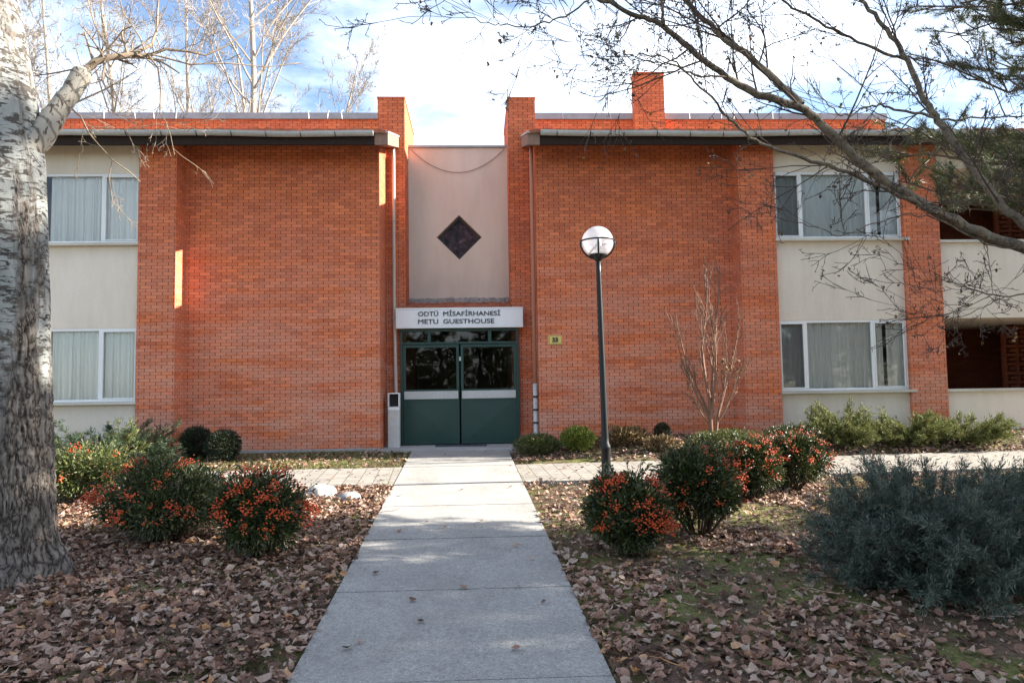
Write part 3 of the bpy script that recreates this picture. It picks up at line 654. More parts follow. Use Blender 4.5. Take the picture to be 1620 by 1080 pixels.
cg = MB(); th = np.linspace(0, 2*math.pi, 41)
cg.tube([((GR+.018)*math.cos(t_), (GR+.018)*math.sin(t_), GC+.012) for t_ in th], 0.012, 6)
cg.build('cage_ring', M['iron'], LP, smooth=True)
for k in range(4):
    a_ = R_(90*k+83)
    arc = [((GR+.02)*math.sin(t_)*math.cos(a_), (GR+.02)*math.sin(t_)*math.sin(a_), GC-(GR+.02)*math.cos(t_)) for t_ in np.linspace(0.25, math.pi/2+.06, 14)]
    MB().tube(arc, 0.0125, 6).build('cage_arm', M['iron'], LP, smooth=True)

# rocks
def rock(name, px, py, Y, r, sq, col, label):
    p = at(px, py, Y); z = float(gz(p[0], Y)); nu, nv = 28, 16
    th = np.arange(nu)*2*math.pi/nu; ph = np.linspace(0, math.pi, nv)
    D = np.stack([np.sin(ph)[:, None]*np.cos(th), np.sin(ph)[:, None]*np.sin(th), np.repeat(np.cos(ph)[:, None], nu, 1)], -1)
    rr_ = r*(0.7+0.6*fbm(D*1.7+px, 4)); V = D*rr_[..., None]*np.array([1.0, 0.75, sq])
    o = MB().grid(V, nu, nv, True).build(name, speckle_mat('stone_'+name, col, 22, big=0.5, bscale=6), smooth=True)
    o.location = (p[0], Y, z+r*sq*0.35); return tag(o, label, 'rock')
rock('rock', 508, 785, -4.75, 0.2, 0.55, [(0.3, (0.36, 0.33, 0.3)), (0.7, (0.55, 0.52, 0.48))], 'pale whitish stone among leaves beside the left paved path')
rock('rock', 552, 795, -5.05, 0.15, 0.5, [(0.3, (0.2, 0.2, 0.2)), (0.7, (0.34, 0.33, 0.32))], 'smaller grey stone between the white stone and the walkway')
#@@VEG@@
# ---------------------------------------------------------------- vegetation
def gnd(x, y):
    x = np.asarray(x, float); y = np.asarray(y, float)
    return gz(x, y)+np.where((y > -22) & (y < 0), 0.05*(fbm(np.stack([x*0.9, y*0.9, 0*x], -1))-0.47), 0)
def ovate(curl, fold, wide=0.42, crumple=0.0, seed=0):
    q = np.random.RandomState(seed+1)
    t = np.array([0, 0.14, 0.34, 0.6, 0.84, 1.0]); wd = np.array([0, 0.72, 1.0, 0.78, 0.30, 0])*wide
    def zc(t_, w_): return curl*(t_-0.5)**2*2.2+fold*w_*w_*6
    mid = [(q.normal(0, .02), a-0.5, zc(a, 0)+q.normal(0, crumple)) for a in t]
    lf = [(-b*q.uniform(.85, 1.1), a-0.5+q.normal(0, .02), zc(a, b)+q.normal(0, crumple*1.6)) for a, b in zip(t[1:5], wd[1:5])]
    rt = [(b*q.uniform(.85, 1.1), a-0.5+q.normal(0, .02), zc(a, b)+q.normal(0, crumple*1.6)) for a, b in zip(t[1:5], wd[1:5])]
    return np.array(mid+lf+rt), [(0, 1, 6), (1, 2, 7, 6), (2, 3, 8, 7), (3, 4, 9, 8), (4, 5, 9), (0, 10, 1), (1, 10, 11, 2), (2, 11, 12, 3), (3, 12, 13, 4), (4, 13, 5)]
LANCE = (np.array([(0, 0, 0), (-0.17, 0.4, 0.06), (-0.12, 0.75, 0.05), (0, 1, -0.03), (0.12, 0.75, 0.05), (0.17, 0.4, 0.06)]), [(0, 3, 2, 1), (0, 5, 4, 3)])
BLADE = (np.array([(-0.5, 0, 0), (0.5, 0, 0), (0.0, 1, 0)]), [(0, 1, 2)])
SPRIG = (np.array([(-0.05, 0, 0), (0.05, 0, 0), (0.075, 0.5, 0.02), (0, 1, 0.0), (-0.075, 0.5, 0.02)]), [(0, 1, 2, 3, 4)])

ma = leaf_mat('dry_fallen_leaf', [(0.0, (0.055, 0.030, 0.020)), (0.15, (0.125, 0.068, 0.044)), (0.4, (0.26, 0.143, 0.098)), (0.65, (0.335, 0.215, 0.162)), (0.9, (0.41, 0.325, 0.265)), (1.0, (0.46, 0.24, 0.10))], 0.7, 0.1, 0.35)
g = NT(ma); cs = g.b.inputs['Base Color'].links[0].from_socket; ob = g.coord('Object')
g.col(g.mix(0.75, cs, g.ramp(g.noise(ob, 70, 4, 0.7), [(0.3, (0.62, 0.58, 0.56)), (0.7, (1.3, 1.28, 1.25))]), 'MULTIPLY')); g.bump(g.noise(ob, 55, 3), 0.5, 0.006)
M['litter'] = ma
rs = np.random.RandomState(17)
def keep(n, x0, x1, y0, y1, dens):
    x = rs.uniform(x0, x1, n); y = rs.uniform(y0, y1, n); k = rs.rand(n) < dens(x, y)
    off = ~((x > wl(y)-0.0) & (x < wr(y)+0.0) & (y < 0))
    k &= off; return x[k], y[k]
def patch(x, y, s=0.8, o=0.0): return fbm(np.stack([x*s+o, y*s, 0*x+3.1], -1), 4)
lit = MB()
sets = [keep(36000, -9, -1.0, -12.2, -4.2, lambda x, y: 0.92+0*x), keep(36000, 0.6, 9.5, -12.2, -4.0, lambda x, y: np.where(patch(x, y) > 0.49, 0.80, 0.22)),
        keep(5200, -7, -1.2, -2.3, -0.35, lambda x, y: 0.22+0*x), keep(6000, 0.6, 11, -2.0, -0.3, lambda x, y: 0.6+0*x)]
for (x, y) in sets:
    n = len(x); z = gnd(x, y)
    near = np.clip((-y-4)/7, 0, 1)
    nr = np.stack([rs.normal(0, 0.29, n), rs.normal(0, 0.29, n), np.ones(n)], -1); sp = rs.uniform(0, 6.28, n); Rm = rot_from(nr, sp)
    pos = np.stack([x, y, z+rs.uniform(0.006, 0.04, n)], -1); sc = rs.uniform(0.048, 0.102, n)*rs.choice([0.7, 1.0, 1.0], n); var = rs.randint(0, 8, n)
    for k, (c_, f_, w_) in enumerate(((0.15, 0.1, 0.42), (0.35, 0.25, 0.38), (-0.2, 0.1, 0.45), (0.1, -0.2, 0.42), (0.7, 0.6, 0.33), (-0.3, 0.3, 0.40), (0.25, -0.25, 0.36), (0.2, 0.0, 0.46))):
        q = var == k
        if q.any(): lit.scatter(*ovate(c_, f_, w_, 0.022, k), pos[q], Rm[q], sc[q])
# crumbs and fallen twigs between the leaves
for x0_, x1_ in ((-8, -1.1), (0.7, 8.5)):
    n = 9000; x = rs.uniform(x0_, x1_, n); y = rs.uniform(-12, -4.3, n)
    lit.scatter(*ovate(0.4, 0.4, 0.35, 0.05, 3), np.stack([x, y, gnd(x, y)+rs.uniform(.01, .045, n)], -1), rot_from(np.stack([rs.normal(0, .6, n), rs.normal(0, .6, n), np.ones(n)], -1), rs.uniform(0, 6.28, n)), rs.uniform(.016, .036, n))
    for _ in range(170):
        p = np.array([rs.uniform(x0_, x1_), rs.uniform(-12, -4.3), 0]); a = rs.uniform(0, 6.28); l_ = rs.uniform(.08, .35); P = [p+np.array([math.cos(a+rs.normal(0, .15))*l_*t, math.sin(a+rs.normal(0, .15))*l_*t, 0]) for t in (0, .35, .7, 1)]
        P = np.array(P); P[:, 2] = gnd(P[:, 0], P[:, 1])+0.035; lit.tube(P, [.004, .0035, .003, .002], 4)
# a few strays on the walkway and the paved path
n = 22; y = rs.uniform(-11, -1, n); x = wl(y)+(wr(y)-wl(y))*rs.rand(n); pos = np.stack([x, y, SLOPE*y+0.032], -1)
lit.scatter(*ovate(0.3, 0.2), pos, rot_from(np.stack([rs.normal(0, .2, n), rs.normal(0, .2, n), np.ones(n)], -1), rs.uniform(0, 6.28, n)), rs.uniform(.04, .075, n))
n = 260; x = np.concatenate([rs.uniform(-8, -1.3, n//2), rs.uniform(0.7, 10, n//2)]); y = rs.uniform(-4.1, -2.4, n); k_ = np.where(x < 0, 0.01, 0.055); y = y+k_*x
pos = np.stack([x, y, gz(x, y)+0.024], -1)
lit.scatter(*ovate(0.3, 0.2), pos, rot_from(np.stack([rs.normal(0, .2, n), rs.normal(0, .2, n), np.ones(n)], -1), rs.uniform(0, 6.28, n)), rs.uniform(.04, .075, n))
tag(lit.build('fallen_leaves', M['litter']), 'brown and mauve fallen leaves covering the lawns', kind='stuff')

M['grass'] = leaf_mat('winter_grass', [(0.0, (0.065, 0.085, 0.018)), (0.5, (0.15, 0.165, 0.042)), (0.85, (0.23, 0.21, 0.075)), (1.0, (0.26, 0.21, 0.11))], 0.6, 0.3)
gr = MB()
for (x, y), h in ((keep(26000, -7, -1.22, -2.35, -0.2, lambda x, y: 0.75+0*x), 0.06), (keep(60000, 0.66, 9, -11.5, -4.2, lambda x, y: np.where(patch(x, y) < 0.49, 0.85, 0.08)), 0.038),
                  (keep(9000, 0.6, 10.5, -1.9, -0.3, lambda x, y: 0.35+0*x), 0.06), (keep(20000, -8, -1.05, -11.5, -4.2, lambda x, y: np.where(patch(x, y, 0.8, 5) < 0.40, 0.7, 0.02)), 0.045),
                  (keep(3000, -1.42, -1.2, -11, -2, lambda x, y: 0.5+0*x), 0.05), (keep(3000, 0.5, 0.8, -11, -2, lambda x, y: 0.5+0*x), 0.05)):
    n = len(x); d = np.stack([rs.normal(0, 0.5, n), rs.normal(0, 0.5, n), np.ones(n)], -1)
    Rm = rot_along(d, rs.uniform(0, 6.28, n)); v = np.array(BLADE[0]); v = v*np.array([0.11, 1, 1])
    gr.scatter(v, BLADE[1], np.stack([x, y, gnd(x, y)-0.004], -1), Rm, rs.uniform(0.5, 1.25, n)*h)
tag(gr.build('grass', M['grass']), 'short winter grass in patches among the fallen leaves', kind='stuff')

# ---- berry shrubs
M['pyra_leaf'] = leaf_mat('dark_glossy_leaf', [(0.0, (0.014, 0.024, 0.007)), (0.45, (0.034, 0.052, 0.014)), (0.8, (0.068, 0.088, 0.024)), (0.95, (0.13, 0.13, 0.04)), (1.0, (0.17, 0.10, 0.05))], 0.42, 0.15, 0.5)
M['pyra_pale'] = leaf_mat('yellow_green_leaf', [(0.0, (0.03, 0.05, 0.014)), (0.5, (0.085, 0.115, 0.03)), (0.9, (0.16, 0.17, 0.055)), (1.0, (0.20, 0.13, 0.06))], 0.45, 0.2, 0.45)
M['berry'] = leaf_mat('orange_red_berry', [(0.0, (0.34, 0.026, 0.006)), (0.5, (0.50, 0.058, 0.008)), (1.0, (0.62, 0.11, 0.014))], 0.35, 0.0, 0.5)
M['twig'] = bark_mat('shrub_twig', (0.045, 0.03, 0.022), (0.11, 0.08, 0.06), 30)
def ico():
    t = (1+5**.5)/2; v = np.array([(-1, t, 0), (1, t, 0), (-1, -t, 0), (1, -t, 0), (0, -1, t), (0, 1, t), (0, -1, -t), (0, 1, -t), (t, 0, -1), (t, 0, 1), (-t, 0, -1), (-t, 0, 1)])/math.hypot(1, t)
    f = [(0, 11, 5), (0, 5, 1), (0, 1, 7), (0, 7, 10), (0, 10, 11), (1, 5, 9), (5, 11, 4), (11, 10, 2), (10, 7, 6), (7, 1, 8), (3, 9, 4), (3, 4, 2), (3, 2, 6), (3, 6, 8), (3, 8, 9), (4, 9, 5), (2, 4, 11), (6, 2, 10), (8, 6, 7), (9, 8, 1)]
    return v, f
def lobes_surface(rs, n, dims, nl, flat=0.0):
    """points and outward normals in a clump of overlapping lobes filling an ellipsoid of half-sizes dims"""
    D = rs.normal(size=(nl, 3)); D /= np.linalg.norm(D, axis=1, keepdims=True); D[:, 2] = D[:, 2]*0.85+0.05
    C = D*rs.uniform(0.42, 0.74, (nl, 1))*dims; Rr = rs.uniform(0.26, 0.42, nl)*np.mean(dims)
    k = rs.randint(0, nl, n); d = rs.normal(size=(n, 3)); d /= np.linalg.norm(d, axis=1, keepdims=True)
    rr_ = rs.rand(n)**0.35; P = C[k]+d*(Rr[k]*rr_)[:, None]
    out_ = P/dims; N = d*0.55+out_*0.6+rs.normal(0, 0.42, (n, 3))
    return P, N, np.linalg.norm(P/dims, axis=1)
def berry_shrub(px, py, Y, hw, h, label, seed, leafm='pyra_leaf', nleaf=7000, nb=60, group='berry shrubs beside the walkway', topside=0.1, side=0.0, leaf=0.05):
    rs = np.random.RandomState(seed); p = at(px, py, Y); z = float(gz(p[0], Y))
    root = empty('berry_shrub', (p[0], Y, z), label, 'shrub', group)
    nleaf = int(nleaf*1.7); dims = np.array([hw, hw*0.95, h*0.50]); c = np.array([0, 0, h*0.50])
    P, N, q = lobes_surface(rs, nleaf, dims, 42); P = P+c
    k = P[:, 2] > 0.05; P, N, q = P[k], N[k], q[k]; n = len(P)
    N[:, 2] += 0.2
    sh = MB().scatter(*LANCE, P, rot_along(N, rs.uniform(0, 6.28, n)), rs.uniform(0.6, 1.25, n)*leaf)
    st = MB()
    for _ in range(16):
        a = rs.uniform(0, 6.28); e = c+np.array([math.cos(a)*hw*rs.uniform(.2, .75), math.sin(a)*hw*rs.uniform(.2, .75), rs.uniform(-.1, .3)*h]); b = np.array([math.cos(a)*.06, math.sin(a)*.06, -0.03])
        mid = (b+e)/2+np.array([math.cos(a), math.sin(a), 0])*0.05
        st.tube([b, mid, e], [0.013, 0.01, 0.005], 5)
    # loose shoots standing out of the outline
    for _ in range(26):
        a = rs.uniform(0, 6.28); t_ = rs.uniform(0.2, 1.0); d = np.array([math.cos(a)*t_, math.sin(a)*t_, rs.uniform(.25, 1)]); d /= np.linalg.norm(d)
        b = c+d*dims*0.8; e = c+d*dims*rs.uniform(1.05, 1.3)+rs.normal(0, .02, 3); st.tube([b, (b+e)/2+rs.normal(0, .015, 3), e], [0.004, 0.003, 0.002], 4)
        m_ = 12; tt = rs.rand(m_)[:, None]; LP_ = b+(e-b)*tt+rs.normal(0, .006, (m_, 3)); nn = np.repeat((e-b)[None], m_, 0)/np.linalg.norm(e-b)+rs.normal(0, .7, (m_, 3))
        sh.scatter(*LANCE, LP_, rot_along(nn, rs.uniform(0, 6.28, m_)), rs.uniform(.6, 1.1, m_)*leaf)
    sh.build('foliage', M[leafm], root)
    st.build('stem', M['twig'], root, smooth=True)
    nb = int(nb*0.72)
    if nb:
        bm_ = MB(); iv, if_ = ico()
        D = rs.normal(size=(nb*4, 3)); D /= np.linalg.norm(D, axis=1, keepdims=True)
        D = D[(D[:, 2] > -0.35) & (D[:, 1] < 0.75)]
        # berries come in a few heavy swags rather than evenly
        f = fbm(D*1.9+seed, 3); D = D[np.argsort(-f*1.0-topside*D[:, 2]-side*D[:, 0]+0.25*D[:, 1]+rs.uniform(0, .16, len(D)))][:nb]
        for d in D:
            ctr = c+d*dims*rs.uniform(0.86, 1.04); m_ = rs.randint(6, 30); q_ = 0.016+0.0007*m_
            off = rs.normal(0, 1, (m_, 3))*np.array([q_, q_, q_*.8])
            bm_.scatter(iv, if_, ctr+off, np.repeat(np.eye(3)[None], m_, 0), rs.uniform(0.006, 0.0095, m_))
        tag(bm_.build('berries', M['berry'], root, smooth=True), kind='stuff')
    return root
GL = 'berry shrubs beside the walkway'
berry_shrub(140, 790, -4.7, 0.62, 0.72, 'yellow green low shrub with few berries right behind the poplar trunk', 31, 'pyra_pale', 8000, 12)
berry_shrub(262, 868, -7.05, 0.70, 0.82, 'broad berry shrub with orange clusters between the poplar trunk and the walkway', 32, nleaf=11000, nb=64)
berry_shrub(412, 892, -7.8, 0.46, 0.80, 'round berry shrub with orange clusters closest to the left walkway edge', 33, nb=62, nleaf=8000, side=0.1)
berry_shrub(996, 884, -7.95, 0.40, 0.74, 'smaller berry shrub full of orange clusters below the lamp post', 34, nb=66, nleaf=7000)
berry_shrub(1107, 856, -7.3, 0.43, 0.88, 'taller leafy shrub with few orange berries right of the lamp post', 35, nb=26, nleaf=9500, side=0.25)
berry_shrub(1192, 790, -5.6, 0.38, 0.76, 'narrow red berried shrub half hidden between two larger shrubs', 36, nb=40)
berry_shrub(1255, 776, -5.05, 0.48, 0.76, 'dark shrub with deep red berries at the right end of the shrub row', 37, nb=46, nleaf=8000)

# clipped balls and low plants
M['box_leaf'] = leaf_mat('dark_box_leaf', [(0.0, (0.006, 0.012, 0.006)), (0.6, (0.015, 0.027, 0.011)), (1.0, (0.035, 0.05, 0.018))], 0.5, 0.1, 0.4)
M['lime_leaf'] = leaf_mat('lime_scale_leaf', [(0.0, (0.06, 0.09, 0.012)), (0.5, (0.14, 0.18, 0.03)), (1.0, (0.24, 0.26, 0.06))], 0.5, 0.25, 0.4)
M['dry_leaf'] = leaf_mat('withered_leaf', [(0.0, (0.06, 0.05, 0.022)), (0.4, (0.16, 0.11, 0.05)), (0.8, (0.30, 0.20, 0.10)), (1.0, (0.40, 0.30, 0.18))], 0.7, 0.3, 0.3)
def ball(name, px, py, Y, r, h, mt, label, cat, seed, n=9500, leaf=0.034, group=None, squash=1.0, up=0.2, dens=0.35):
    rs = np.random.RandomState(seed); p = at(px, py, Y); z = float(gz(p[0], Y))
    root = empty(name, (p[0], Y, z), label, cat, group)
    d = rs.normal(size=(n, 3)); d /= np.linalg.norm(d, axis=1, keepdims=True)
    bumpy = 0.86+0.28*fbm(d*2.2+seed, 3); q = rs.rand(n)**dens
    P = d*q[:, None]*bumpy[:, None]*np.array([r, r*squash, h/2])+np.array([0, 0, h/2])
    N = d+rs.normal(0, 0.5, (n, 3)); N[:, 2] += up
    MB().scatter(*LANCE, P, rot_along(N, rs.uniform(0, 6.28, n)), rs.uniform(.6, 1.3, n)*leaf).build('foliage', M[mt], root)
    st = MB()
    for _ in range(6):
        a = rs.uniform(0, 6.28); st.tube([(0, 0, -.03), (math.cos(a)*r*.4, math.sin(a)*r*.4, h*.5)], [.012, .006], 5)
    st.build('stem', M['twig'], root); return root
GB = 'clipped dark ball shrubs at the wall'
ball('ball_shrub', 311, 722, -0.95, 0.29, 0.60, 'box_leaf', 'dark clipped ball shrub next to the left brick pier', 'shrub', 41, group=GB)
ball('ball_shrub', 353, 728, -1.25, 0.30, 0.56, 'box_leaf', 'dark clipped ball shrub just right of its twin near the left pier', 'shrub', 42, group=GB)
ball('ball_shrub', 1049, 704, -0.9, 0.15, 0.34, 'box_leaf', 'tiny dark round shrub at the foot of the right brick wing', 'shrub', 43, n=2200, group=GB)
ball('lime_shrub', 915, 730, -1.35, 0.30, 0.42, 'lime_leaf', 'small bright lime green feathery shrub left of the lamp post', 'shrub', 44, n=3500, leaf=0.055, up=0.9)
ball('low_plant', 850, 722, -1.15, 0.42, 0.36, 'pyra_pale', 'low olive plant spreading beside the right edge of the doors', 'plant', 45, n=4200, leaf=0.045, squash=0.8, up=0.5)
ball('withered_plant', 990, 722, -1.2, 0.46, 0.36, 'dry_leaf', 'withered brown leafy plant behind the lamp post foot', 'plant', 46, n=1500, leaf=0.075, squash=0.5, up=0.7, dens=0.7)
ball('withered_plant', 1045, 728, -1.5, 0.30, 0.26, 'dry_leaf', 'smaller withered plant below the tiny round shrub', 'plant', 47, n=800, leaf=0.07, squash=0.6, up=0.7, dens=0.7)
ball('low_hedge', 1150, 722, -1.7, 0.75, 0.42, 'pyra_pale', 'low green hedge plant at the foot of the young bare tree', 'shrub', 48, n=6000, leaf=0.045, squash=0.45, up=0.4)
ball('low_hedge', 1250, 712, -1.5, 0.52, 0.40, 'pyra_leaf', 'darker low hedge plant under the corner of the right pier', 'shrub', 49, n=5000, leaf=0.045, squash=0.5, up=0.4)

# ---- junipers: arching boughs set with flat feathery sprays
def juniper(px, py, Y, hw, h, mt, label, seed, nb=70, ns=16, nq=15, leaf=0.05, depth=1.0, group='spreading junipers', tilt=(0.15, 1.15), lean=0.0):
    rs = np.random.RandomState(seed); p = at(px, py, Y); z = float(gz(p[0], Y))
    root = empty('juniper', (p[0], Y, z), label, 'shrub', group); bw = MB(); fo = MB()
    for _ in range(nb):
        a = rs.uniform(0, 6.28); el = rs.uniform(*tilt); ln = rs.uniform(0.55, 1.0)
        e = np.array([math.cos(a)*hw*ln*math.cos(el)*1.25+lean*hw*rs.rand(), math.sin(a)*hw*depth*ln*math.cos(el)*1.25, h*ln*math.sin(el)*1.12+0.05])
        b = np.array([math.cos(a), math.sin(a), 0])*rs.uniform(0.0, 0.25)*hw*0.6
        mid = b*0.45+e*0.55+np.array([0, 0, -0.07*h*rs.rand()+0.05*h]); t_ = np.linspace(0, 1, 8)[:, None]
        C = (1-t_)**2*b+2*t_*(1-t_)*mid+t_**2*e; C[:, 2] = np.maximum(C[:, 2], 0.03); bw.tube(C, np.linspace(.014, .003, 8), 4, cap=False)
        for tt in rs.uniform(0.22, 1.0, ns):
            i = tt*7; i0 = min(int(i), 6); q0 = C[i0]+(C[i0+1]-C[i0])*(i-i0); d = C[i0+1]-C[i0]; d /= np.linalg.norm(d)
            sd = rs.normal(0, .5, 3); sd[2] += 0.18; sd = d*0.85+sd; sd /= np.linalg.norm(sd); sl = rs.uniform(0.09, 0.22)*(1.1-0.45*tt)*(0.6+h*0.5)
            u = rs.rand(nq)[:, None]; side = np.cross(sd, rs.normal(size=3)); side /= max(np.linalg.norm(side), 1e-6)
            pp = q0+sd*sl*u+rs.normal(0, 0.012, (nq, 3)); nn = sd*0.9+side*rs.uniform(-1, 1, (nq, 1))*0.8+rs.normal(0, .28, (nq, 3))
            fo.scatter(*SPRIG, pp, rot_along(nn, rs.uniform(0, 6.28, nq)), rs.uniform(.6, 1.3, nq)*leaf)
    fo.build('foliage', M[mt], root); bw.build('boughs', M['twig'], root); return root
M['jun_blue'] = leaf_mat('blue_green_scale_leaf', [(0.0, (0.030, 0.046, 0.036)), (0.5, (0.080, 0.106, 0.082)), (0.9, (0.155, 0.182, 0.135)), (1.0, (0.15, 0.115, 0.07))], 0.6, 0.15, 0.35)
M['jun_green'] = leaf_mat('olive_scale_leaf', [(0.0, (0.05, 0.068, 0.016)), (0.5, (0.125, 0.15, 0.038)), (0.9, (0.22, 0.225, 0.075)), (1.0, (0.22, 0.15, 0.07))], 0.6, 0.2, 0.35)
M['jun_dark'] = leaf_mat('deep_green_scale_leaf', [(0.0, (0.012, 0.028, 0.015)), (0.6, (0.034, 0.062, 0.03)), (1.0, (0.08, 0.105, 0.04))], 0.6, 0.15, 0.35)
juniper(1485, 930, -8.95, 0.86, 0.90, 'jun_blue', 'big blue green juniper spreading over leaves in the right foreground', 51, nb=230, ns=36, nq=34, leaf=0.034, tilt=(0.0, 1.05))
juniper(1655, 905, -8.4, 0.72, 0.74, 'jun_blue', 'blue green juniper cut by the right picture edge behind the big one', 52, nb=150, ns=32, nq=32, leaf=0.034, tilt=(0.05, 1.1))
juniper(1335, 708, -1.3, 0.74, 0.68, 'jun_green', 'tall shaggy olive juniper under the left half of the right ground floor window', 53, nb=60, ns=26, nq=20, tilt=(0.1, 1.25), lean=-0.15)
juniper(1432, 706, -1.25, 0.78, 0.54, 'jun_green', 'middle olive juniper in front of the second right pier', 54, nb=55, ns=26, nq=20, tilt=(0.1, 1.1))
juniper(1522, 706, -1.3, 0.78, 0.52, 'jun_green', 'rightmost olive juniper with a pointed bough before the balcony parapet', 55, nb=55, ns=26, nq=20, tilt=(0.1, 1.0), lean=0.25)
juniper(165, 728, -1.7, 1.20, 0.90, 'jun_dark', 'dark green juniper stretching its boughs before the left brick pier', 56, nb=80, ns=26, nq=20, tilt=(0.05, 0.9), lean=0.1)
juniper(192, 735, -2.1, 0.32, 0.72, 'jun_green', 'light green juniper tuft standing before the dark left juniper', 57, nb=30, ns=14, tilt=(0.4, 1.3))

# ---- bare trees
def grow(acc, p, d, ln, r, lev, rs, cfg):
    ns = cfg['seg'][lev]; P = [np.array(p, float)]; d = np.array(d, float); d /= np.linalg.norm(d); st = ln/ns; Ds = [d]
    for _ in range(ns):
        d = d+rs.normal(0, cfg['wob'][lev], 3)+np.array([0, 0, cfg['up'][lev]]); d /= np.linalg.norm(d); P.append(P[-1]+d*st); Ds.append(d)
    P = np.array(P); rad = np.linspace(r, max(r*cfg['tap'][lev], cfg['rmin']), ns+1); acc.append((lev, P, rad))
    if lev+1 < len(cfg['seg']):
        for c in range(cfg['n'][lev]):
            t = rs.uniform(cfg['t0'][lev], 1.0)*ns; i = min(int(t), ns-1); q = P[i]+(P[i+1]-P[i])*(t-i); dd = Ds[i+1]
            s = rs.normal(size=3); s -= dd*np.dot(s, dd); s /= max(np.linalg.norm(s), 1e-6); an = rs.normal(cfg['ang'][lev], 0.16)
            f = 1-0.55*t/ns
            grow(acc, q, dd*math.cos(an)+s*math.sin(an), ln*cfg['rat'][lev]*f*rs.uniform(.7, 1.25), max(rad[i]*cfg['rr'][lev], cfg['rmin']), lev+1, rs, cfg)
def emit(acc, ks=(10, 7, 5, 4, 3, 3)):
    mb = {}
    for lev, P, rad in acc: mb.setdefault(lev, MB()).tube(P, rad, ks[lev], cap=False)
    return mb
M['bark_pale'] = bark_mat('pale_poplar_bark', (0.24, 0.20, 0.165), (0.39, 0.335, 0.285), 5, 0.2)
ma = mat('grey_brown_bark', rough=0.88, spec=0.25); g = NT(ma); ob = g.coord('Object')
c = g.mix(g.ramp(g.noise(ob, 5, 5, 0.65), [(0.35, B3), (0.65, W3)]), (0.10, 0.078, 0.058), (0.235, 0.185, 0.13))
c = g.mix(g.ramp(g.noise(ob, 26, 5, 0.7), [(0.5, B3), (0.62, W3)]), c, (0.055, 0.043, 0.035)); c = g.mix(g.ramp(g.noise(ob, 11, 4, 0.6), [(0.6, B3), (0.68, (0.6, 0.6, 0.6))]), c, (0.30, 0.27, 0.19))
g.col(c); g.bump(g.noise(ob, 40, 5, 0.7), 0.8, 0.012); M['bark_grey'] = ma
M['bark_tan'] = bark_mat('red_brown_bark', (0.13, 0.07, 0.05), (0.25, 0.15, 0.105), 9, 0.3)
PCFG = dict(seg=(14, 9, 6, 5, 4), wob=(0.025, 0.07, 0.11, 0.14, 0.18), up=(0.03, 0.07, 0.05, 0.03, 0.0), tap=(0.25, 0.25, 0.3, 0.4, 0.5), rmin=0.0055, n=(17, 7, 7, 4), t0=(0.2, 0.2, 0.15, 0.1), ang=(0.6, 0.6, 0.65, 0.7), rat=(0.40, 0.45, 0.5, 0.55), rr=(0.42, 0.5, 0.55, 0.6))
def bare_tree(px, Y, hgt, r, seed, label, group='bare pale trees behind the building', forks=0):
    rs = np.random.RandomState(seed); p = at(px, 600, Y)
    root = empty('bare_tree', (p[0], Y, 0), label, 'tree', group); acc = []
    grow(acc, (0, 0, -0.3), (rs.normal(0, .03), rs.normal(0, .03), 1), hgt, r, 0, rs, PCFG)
    for k in range(forks):
        a = rs.uniform(-0.5, 0.5)+(0 if k % 2 else math.pi); grow(acc, (0, 0, hgt*0.16+0.6*k), (math.cos(a)*0.42, math.sin(a)*0.42, 1), hgt*0.72, r*0.6, 0, rs, PCFG)
    mb = emit(acc, (8, 5, 4, 3, 3)); mb[0].build('trunk', M['bark_pale'], root, smooth=True)
    cr = MB()
    for l in (1, 2, 3, 4):
        if l in mb: cr.V += mb[l].V; cr.T += mb[l].T; cr.L += [x+cr.n for x in mb[l].L]; cr.n += mb[l].n
    cr.build('crown', M['bark_pale'], root); return root
bare_tree(393, 13.5, 21, 0.20, 61, 'straight pale bare poplar rising highest behind the left roof')
bare_tree(300, 18, 19, 0.17, 62, 'forking pale bare tree behind the left roof near the poplar branch', forks=2)
bare_tree(440, 16.5, 17, 0.15, 63, 'bare pale tree leaning its branches toward the left entrance pier', forks=2)
bare_tree(205, 15, 18, 0.16, 64, 'bare pale tree seen behind the hanging poplar twigs', forks=1)
bare_tree(110, 20, 20, 0.17, 65, 'bare pale tree seen close beside the big poplar trunk', forks=1)
bare_tree(672, 30, 12.5, 0.10, 66, 'low faint bare tree showing between the two entrance piers', forks=1)

